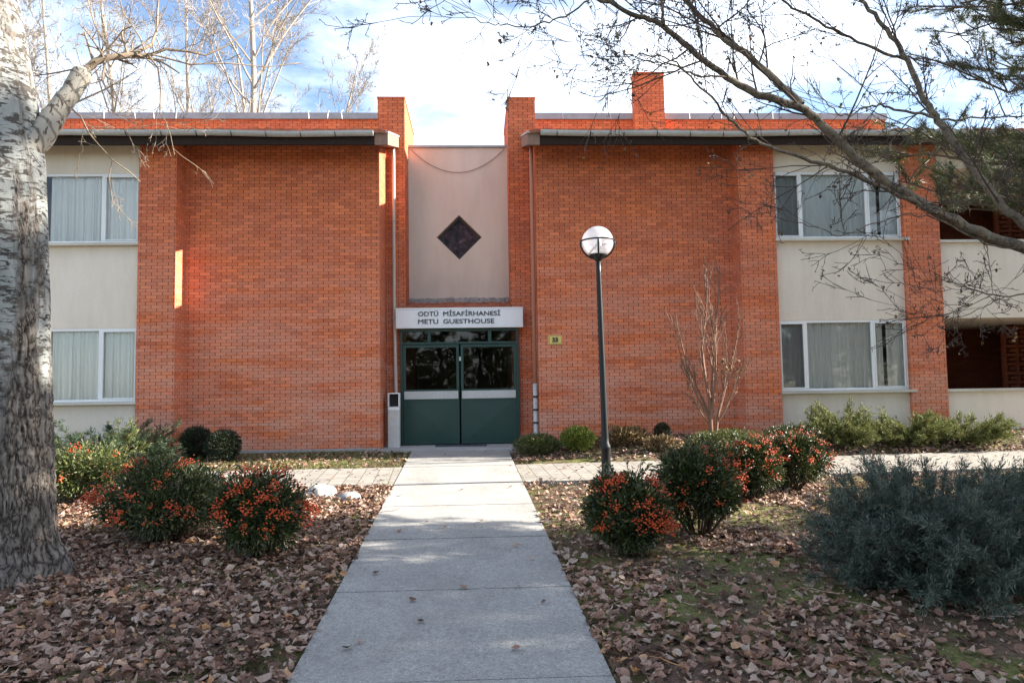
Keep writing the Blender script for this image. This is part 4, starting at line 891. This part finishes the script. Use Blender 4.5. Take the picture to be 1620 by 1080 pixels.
# ---- the big poplar in the left foreground
YP = -8.2
def poplar():
    base = at(25, 905, YP); gzb = float(gz(base[0], YP))
    root = empty('poplar_tree', (base[0], YP, gzb), 'huge poplar with white marked bark and furrowed grey foot in the left foreground', 'tree')
    ctrl = [(20, 960, .47), (20, 905, .37), (20, 860, .315), (20, 700, .288), (18, 600, .285), (14, 400, .29), (8, 260, .30), (1, 190, .292), (-6, 130, .282), (-28, 0, .272), (-70, -300, .25), (-110, -700, .22), (-140, -1300, .18), (-150, -2000, .08)]
    Pc = np.array([at(a, b, YP) for a, b, _ in ctrl]); rc = np.array([c for *_, c in ctrl]); zz = Pc[:, 2]
    zs = np.concatenate([np.linspace(zz[0], 4.6, 560), np.linspace(4.65, zz[-1], 90)]); nu = 220; th = np.arange(nu)*2*math.pi/nu
    X = np.interp(zs, zz, Pc[:, 0]); Yc = np.full(len(zs), YP); r = np.interp(zs, zz, rc)
    ct, st_ = np.cos(th), np.sin(th); Zg = np.repeat(zs[:, None], nu, 1)
    # furrowed plates low down fading to smooth bark above; furrows run up one side to the branch
    Q = np.stack([np.repeat(ct[None], len(zs), 0)*8.0, np.repeat(st_[None], len(zs), 0)*8.0, Zg*4.2], -1)
    warp = fbm(Q*0.8+11, 3); Q2 = Q*2.0; Q2[..., 0] += warp*1.6; Q2[..., 1] += warp*1.6
    rid = 1-np.abs(2*vnoise(Q2)-1)*1.0; rid2 = 1-np.abs(2*vnoise(Q2*2.3+5)-1); fur = 0.65*rid+0.35*rid2
    Q0 = Q*0.55; big = fbm(Q0*0.35+3, 3)
    hgt = Zg+1.1*(big-0.47)*2
    az = np.repeat(th[None], len(zs), 0)
    low = np.clip((1.45-hgt)/0.6, 0, 1); strip = np.clip(0.95-np.abs(((az-5.80+math.pi) % (2*math.pi))-math.pi)*2.2+(fbm(Q0*0.9+20, 4)-0.47)*3.6, 0, 1)*np.clip((4.6-Zg)/0.5, 0, 1)
    mfur = np.clip(low+0.95*strip, 0, 1)
    up = fbm(Q0*1.2+30, 4)
    disp = mfur*(0.032*(fur-0.75))*1.3+(1-mfur)*0.006*(up-0.5)+0.02*(fbm(Q0*0.3, 3)-0.47)
    flare = np.clip((0.05-zs)/0.4, 0, 1)[:, None]; disp = disp+flare*0.09*np.clip(np.sin(th*5+1.0)[None]+0.3, 0, 1)
    rr_ = r[:, None]+disp
    V = np.stack([X[:, None]+rr_*ct[None], Yc[:, None]+rr_*st_[None], Zg], -1)
    ma = mat('poplar_bark', rough=0.88, spec=0.25); g = NT(ma)
    at_ = g.n('ShaderNodeAttribute'); at_.attribute_name = 'furrow'; fu = at_.outputs['Fac']
    at2 = g.n('ShaderNodeAttribute'); at2.attribute_name = 'ridge'
    ob = g.coord('Object'); 
    white = g.mix(g.noise(ob, 5, 5, 0.6), (0.17, 0.178, 0.168), (0.35, 0.355, 0.335))
    n_h = g.noise(g.coord('Object', scale=(9, 9, 30)), 1.0, 5, 0.65, 1.0)
    white = g.mix(g.ramp(n_h, [(0.52, B3), (0.575, W3)]), white, (0.045, 0.04, 0.036))
    n_d = g.noise(g.coord('Object', scale=(3.2, 3.2, 6)), 1.1, 6, 0.7, 1.2)
    white = g.mix(g.ramp(n_d, [(0.535, B3), (0.59, W3)]), white, (0.07, 0.06, 0.052))
    dv = g.n('ShaderNodeVectorMath', _operation='ADD'); wn_ = g.n('ShaderNodeTexNoise', Scale=7.0, Detail=4.0); g.l(ob, wn_.inputs['Vector'])
    wv = g.n('ShaderNodeVectorMath', _operation='SCALE'); wv.inputs[3].default_value = 0.11; g.l(wn_.outputs['Color'], wv.inputs[0]); g.l(ob, dv.inputs[0]); g.l(wv.outputs[0], dv.inputs[1])
    def plates(sc, zs_):
        mpp = g.n('ShaderNodeMapping'); mpp.inputs['Scale'].default_value = (sc, sc, sc*zs_); g.l(dv.outputs[0], mpp.inputs['Vector'])
        vo = g.n('ShaderNodeTexVoronoi', _feature='DISTANCE_TO_EDGE', Scale=1.0); g.l(mpp.outputs[0], vo.inputs['Vector']); return vo.outputs['Distance']
    e1, e2 = plates(17, 0.30), plates(38, 0.38)
    crk = g.math('ADD', g.math('MULTIPLY', e1, 1.6), g.math('MULTIPLY', e2, 0.7))
    fc = g.ramp(crk, [(0.04, (0.022, 0.018, 0.016)), (0.16, (0.095, 0.079, 0.068)), (0.34, (0.165, 0.142, 0.124)), (0.8, (0.24, 0.212, 0.188))])
    fc = g.mix(0.5, fc, g.ramp(at2.outputs['Fac'], [(0.5, (0.5, 0.48, 0.46)), (0.9, (1.15, 1.15, 1.15))]), 'MULTIPLY')
    fc = g.mix(0.6, fc, g.ramp(g.noise(ob, 9, 5, 0.65), [(0.3, (0.65, 0.64, 0.63)), (0.7, (1.3, 1.27, 1.22))]), 'MULTIPLY')
    g.col(g.mix(fu, white, fc)); g.bump(g.math('ADD', g.math('MULTIPLY', g.noise(g.coord('Object', scale=(1, 1, 0.4)), 45, 5, 0.7), 0.4), g.math('MULTIPLY', g.math('MINIMUM', crk, 0.5), g.math('MULTIPLY', fu, 2.2))), 0.8, 0.014)
    tr = MB().grid(V, nu, len(zs), True).build('trunk', ma, root, smooth=True, loc=tuple(root.location)); tr.location = (0, 0, 0)
    for nm, arr in (('furrow', np.clip(mfur*1.25-0.1, 0, 1)), ('ridge', fur)):
        at_l = tr.data.attributes.new(nm, 'FLOAT', 'POINT'); at_l.data.foreach_set('value', arr.astype(np.float32).ravel())
    # lopped branch that throws thin shoots
    def pl(pts, Y0, Y1): return [at(a, b, Y0+(Y1-Y0)*i/(len(pts)-1)) for i, (a, b) in enumerate(pts)]
    o = np.array(root.location)
    bark2 = mat('smooth_branch_bark', rough=0.85, spec=0.2); g2 = NT(bark2); ob2 = g2.coord('Object')
    cb = g2.mix(g2.noise(ob2, 6, 5, 0.65), (0.26, 0.235, 0.195), (0.42, 0.385, 0.325)); cb = g2.mix(g2.ramp(g2.noise(g2.coord('Object', scale=(14, 14, 9)), 1.2, 5, 0.7, 0.8), [(0.53, B3), (0.59, W3)]), cb, (0.08, 0.062, 0.05)); wv2 = g2.n('ShaderNodeTexWave', Scale=3.1, Distortion=5.0, Detail=3.0); wv2.bands_direction = 'DIAGONAL'; g2.l(ob2, wv2.inputs['Vector']); cb = g2.mix(g2.ramp(wv2.outputs['Fac'], [(0.86, B3), (0.97, (0.7, 0.7, 0.7))]), cb, (0.10, 0.08, 0.065))
    g2.col(cb); g2.bump(g2.noise(ob2, 30, 4), 0.4, 0.006)
    br = MB(); bp = np.array(pl([(40, 235), (68, 208), (90, 178), (112, 147), (131, 118), (137, 110)], YP, -7.9)); u6 = np.linspace(0, 5, 41)
    bp = np.stack([np.interp(u6, range(6), bp[:, k]) for k in range(3)], -1); bp += (fbm(np.stack([u6*1.3, u6*0, u6*0], -1)[:, None, :]+np.array([[0, 0, 0], [5, 0, 0], [9, 0, 0]])[None], 3)-.47)*.035
    brad = np.interp(u6, range(6), [.14, .104, .086, .080, .082, .028])*(0.94+0.14*fbm(np.stack([u6*3, u6*0+4, u6*0], -1), 3)); br.tube(bp, brad, 24)
    b = br.build('lopped_branch', bark2, root, smooth=True); b.location = -Vector(o)
    tw = MB(); rs = np.random.RandomState(77); acc = []
    main = [([(128, 118), (150, 98), (172, 91), (195, 89), (215, 84)], -7.9, -7.7, .040, .022),
            ([(215, 84), (240, 70), (248, 48), (250, 0), (252, -60)], -7.7, -7.5, .018, .006), ([(195, 89), (240, 86), (262, 78), (300, 82), (325, 88), (360, 72), (405, 40)], -7.7, -7.2, .017, .005),
            ([(235, 87), (250, 108), (254, 140), (253, 180)], -7.7, -7.6, .010, .005), ([(150, 98), (125, 108), (85, 116), (54, 120)], -7.9, -7.7, .010, .005),
            ([(108, 168), (130, 158), (165, 142), (200, 122), (222, 108)], -7.95, -7.6, .010, .004), ([(66, 176), (85, 163), (105, 165), (128, 185), (140, 210), (155, 228), (178, 253), (205, 272), (222, 288)], -8.0, -7.4, .010, .004),
            ([(240, 86), (300, 102), (360, 100), (420, 106), (480, 100)], -7.7, -7.0, .009, .003), ([(200, 92), (170, 76), (150, 40), (140, 5), (135, -40)], -7.8, -7.6, .009, .004),
            ([(230, 84), (222, 60), (195, 20), (185, -20)], -7.7, -7.9, .007, .003), ([(178, 253), (172, 280), (178, 320), (190, 330)], -7.5, -7.4, .005, .003), ([(253, 180), (262, 192), (270, 215), (276, 245)], -7.6, -7.5, .005, .003),
            ([(200, 205), (210, 228), (222, 240), (235, 255)], -7.6, -7.5, .004, .003), ([(140, 200), (200, 205), (250, 196), (300, 210)], -7.7, -7.4, .004, .003)]
    cfg = dict(seg=(5, 4, 3), wob=(0.16, 0.2, 0.25), up=(-0.02, -0.03, 0.0), tap=(0.5, 0.5, 0.6), rmin=0.0022, n=(3, 2), t0=(0.15, 0.2), ang=(0.7, 0.8), rat=(0.5, 0.5), rr=(0.7, 0.7))
    for pts, ya, yb, r0, r1 in main:
        P = np.array(pl(pts, ya, yb)); tw.tube(P, np.linspace(r0, r1, len(P)), 7, cap=False)
        low_ = pts[-1][1] > 150
        for _ in range(3 if low_ else 9):
            t = rs.uniform(0.2, 1)*(len(P)-1); i = min(int(t), len(P)-2); q = P[i]+(P[i+1]-P[i])*(t-i); d = P[i+1]-P[i]; d /= np.linalg.norm(d)
            grow(acc, q, d*0.5+rs.normal(0, .6, 3)+np.array([0, 0, -0.1 if pts[-1][1] > 150 else 0.25]), rs.uniform(.22, .6), max(r1*.6, .0026), 0, rs, cfg)
    for lev, P, rad in acc: tw.tube(P, rad, 4, cap=False)
    t_ = tw.build('shoots', bark_mat('shoot_bark', (0.16, 0.12, 0.09), (0.36, 0.28, 0.2), 8, 0.2), root, smooth=True); t_.location = -Vector(o)
    # crown high above the picture: it shades the walk and shows if one steps aside
    acc = []; top = Pc[-5:]
    for k in range(16):
        t = rs.uniform(0, 1); q = np.array([np.interp(6+8*t, zz, Pc[:, 0]), YP, 6+8*t]); a = rs.uniform(2.2, 4.3)
        grow(acc, q, (math.cos(a)*.7, math.sin(a)*.7, 0.8), 3.6*(1.1-0.6*t), 0.07, 0, rs, dict(PCFG, seg=(8, 6, 5, 4), n=(9, 6, 4), up=(0.04, 0.03, 0.02, 0.0), wob=(.07, .1, .14, .16), rmin=0.004))
    c = MB()
    for lev, P, rad in acc: c.tube(P, rad, (6, 4, 3, 3)[lev], cap=False)
    c = c.build('crown', M['bark_pale'], root); c.location = -Vector(o)
poplar()

# ---- bare tree reaching in from the right
def limb_tree():
    YT = -9.0; tb = at(1800, 900, YT); zb = float(gz(tb[0], YT))
    root = empty('leafless_tree', (tb[0], YT, zb), 'leafless tree whose long brown limbs reach in from the right across the sky', 'tree'); o = np.array(root.location)
    rs = np.random.RandomState(91)
    def pl(pts, Y0, Y1): return np.array([at(a, b, Y0+(Y1-Y0)*i/(len(pts)-1)) for i, (a, b) in enumerate(pts)])
    def smooth(P, n=5):
        t = np.arange(len(P)); u = np.linspace(0, len(P)-1, (len(P)-1)*n+1); i = np.clip(u.astype(int), 0, len(P)-2); f = (u-i)[:, None]
        m_ = np.gradient(P, axis=0); a, b = P[i], P[i+1]; return (2*f**3-3*f**2+1)*a+(f**3-2*f**2+f)*m_[i]+(-2*f**3+3*f**2)*b+(f**3-f**2)*m_[i+1]
    tk = np.array([(tb[0], YT, zb-.3), (tb[0]+.02, YT, zb+0.5), (tb[0]-.02, YT, zb+1.2), at(1790, 560, YT), at(1830, 300, YT), at(1850, -200, YT)])
    MB().tube(smooth(tk), np.interp(np.linspace(0, 5, 26), range(6), [.2, .155, .145, .13, .11, .06]), 16).build('trunk', M['bark_grey'], root, smooth=True).location = -Vector(o)
    limbs = [([(1790, 570), (1700, 430), (1620, 394), (1530, 360), (1440, 312), (1370, 262), (1300, 197), (1266, 172), (1200, 150), (1150, 122), (1090, 77), (1045, 37), (1000, 22), (940, -8), (880, -40)], -9.0, -9.6, .072, .016),
             ([(1268, 166), (1235, 135), (1180, 85), (1130, 47), (1098, 17), (1075, -8), (1050, -50)], -9.3, -9.0, .044, .02),
             ([(1790, 560), (1700, 420), (1640, 370), (1585, 325), (1540, 268), (1492, 200), (1465, 160), (1435, 96), (1405, 48), (1368, 8), (1330, -40)], -9.0, -8.4, .064, .02),
             ([(1432, 94), (1380, 76), (1320, 47), (1262, 18), (1225, -8), (1190, -40)], -8.5, -8.7, .02, .01),
             ([(1530, 360), (1490, 339), (1410, 304), (1340, 272), (1270, 250), (1205, 228), (1165, 198), (1140, 174), (1100, 130), (1060, 96), (1010, 84)], -9.13, -9.9, .026, .006),
             ([(1478, 186), (1440, 178), (1400, 168), (1375, 168), (1345, 182), (1322, 178), (1295, 150), (1270, 120)], -8.68, -8.9, .018, .004),
             ([(1486, 190), (1550, 188), (1625, 182), (1700, 170)], -8.68, -8.3, .012, .005), ([(1700, 430), (1640, 462), (1590, 468), (1545, 460), (1512, 452)], -9.0, -8.7, .012, .004),
             ([(1590, 468), (1560, 482), (1530, 498), (1500, 504)], -8.8, -8.7, .006, .003), ([(1150, 122), (1100, 118), (1060, 100), (1020, 95), (985, 80)], -9.4, -9.8, .010, .003), ([(1050, 40), (1048, 10), (1050, -40)], -9.5, -9.5, .018, .012),
             ([(940, -8), (900, 22), (860, 38), (820, 42), (780, 38), (745, 30), (715, 10)], -9.6, -9.9, .008, .0025), ([(1000, 22), (985, 60), (960, 70), (925, 62)], -9.5, -9.7, .006, .0025),
             ([(1592, 186), (1562, 120), (1536, 80), (1505, 30), (1480, -20)], -8.42, -8.3, .007, .004), ([(1620, 394), (1560, 385), (1490, 350), (1430, 340), (1380, 355), (1330, 372), (1300, 362), (1245, 348)], -9.1, -9.5, .008, .003)]
    cfg = dict(seg=(6, 5, 4), wob=(0.10, 0.15, 0.2), up=(0.03, 0.02, 0.0), tap=(0.4, 0.5, 0.6), rmin=0.0022, n=(5, 3), t0=(0.12, 0.15), ang=(0.7, 0.75), rat=(0.5, 0.5), rr=(0.65, 0.7))
    acc = []; lv = MB(); spots = []
    for pts, ya, yb, r0, r1 in limbs:
        P = smooth(pl(pts, ya, yb)); n = len(P); P[1:-1] += rs.normal(0, .006, (n-2, 3)); rad = np.linspace(r0, r1, n)*(0.66 if r0 > .015 else .8)*(1+rs.uniform(-.05, .05, n))
        MB().tube(P, rad, 12 if r0 > .02 else 6, cap=False).build('limb', M['bark_grey'], root, smooth=True).location = -Vector(o)
        for _ in range(20 if r0 > .03 else 11):
            t = rs.uniform(0.25, 1)*(n-1); i = min(int(t), n-2); q = P[i]; d = P[i+1]-P[i]; d /= np.linalg.norm(d)
            s = rs.normal(0, .55, 3); s[2] += 0.22
            grow(acc, q, d*0.65+s, rs.uniform(.35, 1.0), min(rad[i]*.35, .008), 0, rs, cfg)
    tw = MB()
    for lev, P, rad in acc:
        tw.tube(P, rad, (5, 4, 3)[lev], cap=False)
        if lev > 0 and rs.rand() < 0.16: spots.append(P[-1])
        # buds
        if lev > 0:
            for q in P[1:]:
                if rs.rand() < .35: e = q+rs.normal(0, .012, 3); tw.tube([q, e], [.0028, .0018], 3, cap=False)
    tw.build('twigs', bark_mat('dark_twig_bark', (0.05, 0.035, 0.03), (0.12, 0.09, 0.07), 10), root).location = -Vector(o)
    sp = np.array(spots); n = len(sp); d = np.stack([rs.normal(0, .5, n), rs.normal(0, .5, n), -np.ones(n)], -1)
    lv.scatter(*ovate(1.4, 1.2, 0.3), sp+d*0.025, rot_along(d, rs.uniform(0, 6.28, n)), rs.uniform(.016, .036, n))
    lv.build('withered_leaves', M['dry_leaf'], root, smooth=True).location = -Vector(o)
limb_tree()

# ---- young bare tree at the right wing
def young_tree():
    Y = -1.6; p = at(1125, 700, Y); z = float(gz(p[0], Y)); rs = np.random.RandomState(14)
    root = empty('young_tree', (p[0], Y, z), 'slender young bare tree with upright shoots against the right brick wing', 'tree')
    acc = []; cfg = dict(seg=(9, 6, 4), wob=(0.06, 0.10, 0.14), up=(0.10, 0.11, 0.08), tap=(0.28, 0.4, 0.5), rmin=0.0045, n=(10, 4), t0=(0.2, 0.2), ang=(0.45, 0.6), rat=(0.33, 0.45), rr=(0.6, 0.7))
    tk = MB().tube([(0, 0, -.1), (0.01, 0, 0.2), (0.0, 0, 0.5), (0.03, 0, 0.75)], [.055, .04, .037, .032], 10)
    tk.tube([(0.06, 0.02, -.1), (0.10, 0.02, 0.3), (0.14, 0.02, 0.62)], [.03, .024, .02], 8)
    tk.build('trunk', M['bark_tan'], root, smooth=True)
    for (q, d, ln, r) in (((0, 0, .55), (-.75, 0, .55), 1.5, .018), ((0, 0, .6), (-.55, .25, .8), 1.9, .018), ((0.02, 0, .7), (-.18, -.1, 1), 2.5, .024), ((0.03, 0, .75), (.10, .1, 1), 2.6, .026), ((0.03, 0, .7), (.30, -.15, 1), 2.2, .02),
                          ((0.13, 0.02, .6), (.55, .1, .8), 1.9, .018), ((0.12, 0.02, .5), (.8, -.1, .5), 1.3, .014), ((0, 0, .45), (-.9, -.2, .45), 0.9, .012), ((0.01, 0, .65), (-.35, -.3, 1), 2.0, .017), ((0.13, .02, .6), (.4, -.3, .9), 1.5, .014)):
        grow(acc, q, (d[0]*.55, d[1]*.7, d[2]), ln*1.0, r*1.25, 0, rs, cfg)
    mb = MB()
    for lev, P, rad in acc: mb.tube(P, rad, (6, 5, 4)[lev], cap=False)
    mb.build('crown', M['bark_tan'], root, smooth=True)
    sp = np.array([P[-1] for l, P, r in acc if rs.rand() < .12 and P[-1][2] < 1.6]); n = len(sp); d = np.stack([rs.normal(0, .5, n), rs.normal(0, .5, n), -np.ones(n)], -1)
    MB().scatter(*ovate(1.2, 1.0, 0.3), sp, rot_along(d, rs.uniform(0, 6.28, n)), rs.uniform(.05, .08, n)).build('withered_leaves', M['dry_leaf'], root, smooth=True)
young_tree()

# ---- pines
M['needle'] = leaf_mat('pine_needle', [(0.0, (0.035, 0.055, 0.018)), (0.5, (0.075, 0.10, 0.033)), (0.85, (0.14, 0.15, 0.055)), (1.0, (0.2, 0.15, 0.08))], 0.5, 0.2, 0.4)
M['pine_bark'] = bark_mat('pine_bark', (0.07, 0.05, 0.04), (0.2, 0.14, 0.10), 9, 0.6)
NEED = (np.array([(-0.022, 0, 0), (0.022, 0, 0), (0.0, 1, 0)]), [(0, 1, 2)])
def pine_bough(wood, need, b, e, rs, ns=12, nt=4, nn=34, nl=0.13, r0=0.035, start=0.35):
    b, e = np.array(b, float), np.array(e, float); t = np.linspace(0, 1, 9)[:, None]; L_ = np.linalg.norm(e-b)
    C = b+(e-b)*t; C[:, 2] += (-0.10*L_*np.sin(t[:, 0]*math.pi)); C[1:-1] += rs.normal(0, 0.02*L_, (7, 3)); wood.tube(C, np.linspace(r0, .008, 9), 5, cap=False)
    for k in range(ns):
        tt = start+(1-start)*(k+rs.rand())/ns; i = min(tt*8, 7.999); i0 = int(i); q = C[i0]+(C[i0+1]-C[i0])*(i-i0); d = C[i0+1]-C[i0]; d /= np.linalg.norm(d)
        s = rs.normal(0, .7, 3); s[2] = abs(s[2])*0.6; sl = rs.uniform(.25, .6)*(0.6+0.15*L_)*(1.15-0.5*tt); dd = d*0.6+s; dd /= np.linalg.norm(dd); e2 = q+dd*sl; e2[2] += 0.12*sl; wood.tube([q, (q+e2)/2+rs.normal(0, .03, 3), e2], [.010, .007, .005], 4, cap=False)
        for j in range(nt):
            c = q+(e2-q)*(1-j*0.2)+rs.normal(0, .03, 3); nd = dd*0.55+rs.normal(0, .7, (nn, 3)); nd[:, 2] += .15
            need.scatter(*NEED, np.repeat(c[None], nn, 0)+dd*rs.uniform(-.06, .06, (nn, 1)), rot_along(nd, rs.uniform(0, 6.28, nn)), rs.uniform(.7, 1.2, nn)*nl)
def pine(x, y, h, seed, label, extra=(), nb=60, spread=2.6, group='pines along the right side', dense=1.0, low=1.6, dirs=None):
    rs = np.random.RandomState(seed); z = float(gz(x, y)); root = empty('pine_tree', (x, y, z), label, 'tree', group); wood, need = MB(), MB()
    zt = np.linspace(-.3, h, 14); ax = np.stack([rs.normal(0, .05, 14), rs.normal(0, .05, 14), zt], -1); MB().tube(ax, np.linspace(.24, .03, 14), 12).build('trunk', M['pine_bark'], root, smooth=True)
    for k in range(nb):
        t = (k+rs.rand())/nb; zz = low+(h-low)*t*0.98; a = rs.uniform(0, 6.28) if dirs is None else rs.uniform(*dirs); ln = spread*(1.08-0.8*t)*rs.uniform(.7, 1.1)
        pine_bough(wood, need, (0, 0, zz), (math.cos(a)*ln, math.sin(a)*ln, zz+ln*rs.uniform(-.05, .35)), rs, ns=int(11*dense), nt=3, nn=int(26*dense), nl=0.17, r0=.03)
    for (px, py, Y, zb) in extra:
        e = at(px, py, Y)-np.array([x, y, z]); pine_bough(wood, need, (0, 0, zb), e, rs, ns=20, nt=4, nn=58, nl=0.115, start=0.5)
    wood.build('boughs', M['pine_bark'], root, smooth=True); need.build('crown', M['needle'], root); return root
PA = pine(9.6, -8.3, 12.5, 101, 'green pine at the right edge with needle tufts over the eaves and sky', nb=40, spread=3.0, low=3.0, dirs=(-1.9, 1.9),
     extra=[(1400, 250, -6.4, 4.2), (1440, 215, -6.1, 4.3), (1475, 320, -6.6, 3.6), (1500, 250, -6.0, 4.0), (1530, 330, -6.2, 3.6), (1560, 235, -6.5, 4.3), (1590, 320, -6.7, 3.8), (1420, 285, -6.0, 4.0), (1450, 10, -6.5, 5.8), (1500, 60, -6.2, 5.6), (1540, 25, -6.6, 6.0), (1560, 110, -6.0, 5.4), (1590, 70, -6.3, 5.8), (1620, 230, -6.4, 4.4), (1600, 120, -6.5, 5.2), (1480, 95, -7.4, 5.2), (1520, 5, -7.6, 6.0), (1575, 45, -7.2, 5.8), (1610, 10, -7.5, 6.2), (1600, 275, -7.4, 4.0), (1510, 290, -7.5, 3.9)])
PB = pine(10.6, -9.4, 12.0, 102, 'pine standing out of the picture right of the juniper', nb=85, spread=3.0, low=1.8, dense=1.1)
def copy_tree(o, loc, rz, sc, label):
    c = o.copy(); COL.objects.link(c); c.location = loc; c.rotation_euler = (0, 0, rz); c.scale = (sc, sc, sc); c['label'] = label
    for ch in list(o.children):
        d = ch.copy(); COL.objects.link(d); d.parent = c
    return c
for x, y, rz, sc, lab in ((9.8, -12.6, 2.0, 1.12, 'pine out of the picture right of the photographer'), (14.5, -11.0, 4.0, 1.2, 'pine farther out on the right behind the other pines'), (15.5, -7.9, 1.0, 1.15, 'pine far out on the right nearer the building'),
                          (12.6, -10.4, 5.2, 1.1, 'pine in the middle of the group out on the right'), (13.0, -13.8, 0.7, 1.15, 'pine out on the right farthest from the building'), (11.6, -11.7, 3.1, 1.1, 'pine on the right squeezed between its taller neighbours'), (17.0, -9.6, 2.7, 1.2, 'pine on the right at the far outer side of the group')):
    copy_tree(PB, (x, y, float(gz(x, y))), rz, sc, lab)
PC = pine(-9.0, -44.0, 6.6, 103, 'bushy young pine far behind the photographer facing the left wing', nb=100, spread=2.4, low=0.4, dense=1.1, group='young pines behind the photographer')
for x, y, rz, sc, lab in ((-5.2, -46.5, 0.9, 1.0, 'bushy young pine far behind the photographer left of the walkway'), (-1.6, -43.0, 2.1, 0.9, 'smaller bushy pine far behind the photographer facing the left door'), (1.6, -46.0, 3.0, 1.05, 'taller bushy pine far behind the photographer facing the right door'),
                          (5.2, -43.5, 4.0, 0.95, 'bushy young pine far behind the photographer right of the walkway'), (9.5, -46.0, 5.1, 1.1, 'bushy young pine far behind the photographer facing the right wing'), (-14.0, -46.0, 1.6, 1.1, 'bushy young pine behind the photographer at the far left')):
    copy_tree(PC, (x, y, float(gz(x, y))), rz, sc, lab)
for x, y, rz, sc, lab in ((-11.5, -50.0, 2.9, 1.3, 'tall back row pine far behind the photographer at the left'), (-7.0, -52.0, 0.3, 1.35, 'tall back row pine behind the photographer left of the walkway line'), (-3.2, -50.0, 4.4, 1.3, 'tall back row pine far behind the photographer facing the left door'),
                          (0.2, -52.0, 1.2, 1.4, 'tallest back row pine far behind the photographer facing the doors'), (3.6, -50.5, 5.6, 1.3, 'tall back row pine behind the photographer right of the doors'), (7.6, -52.0, 2.2, 1.35, 'tall back row pine far behind the photographer at the right')):
    copy_tree(PC, (x, y, float(gz(x, y))), rz, sc, lab)
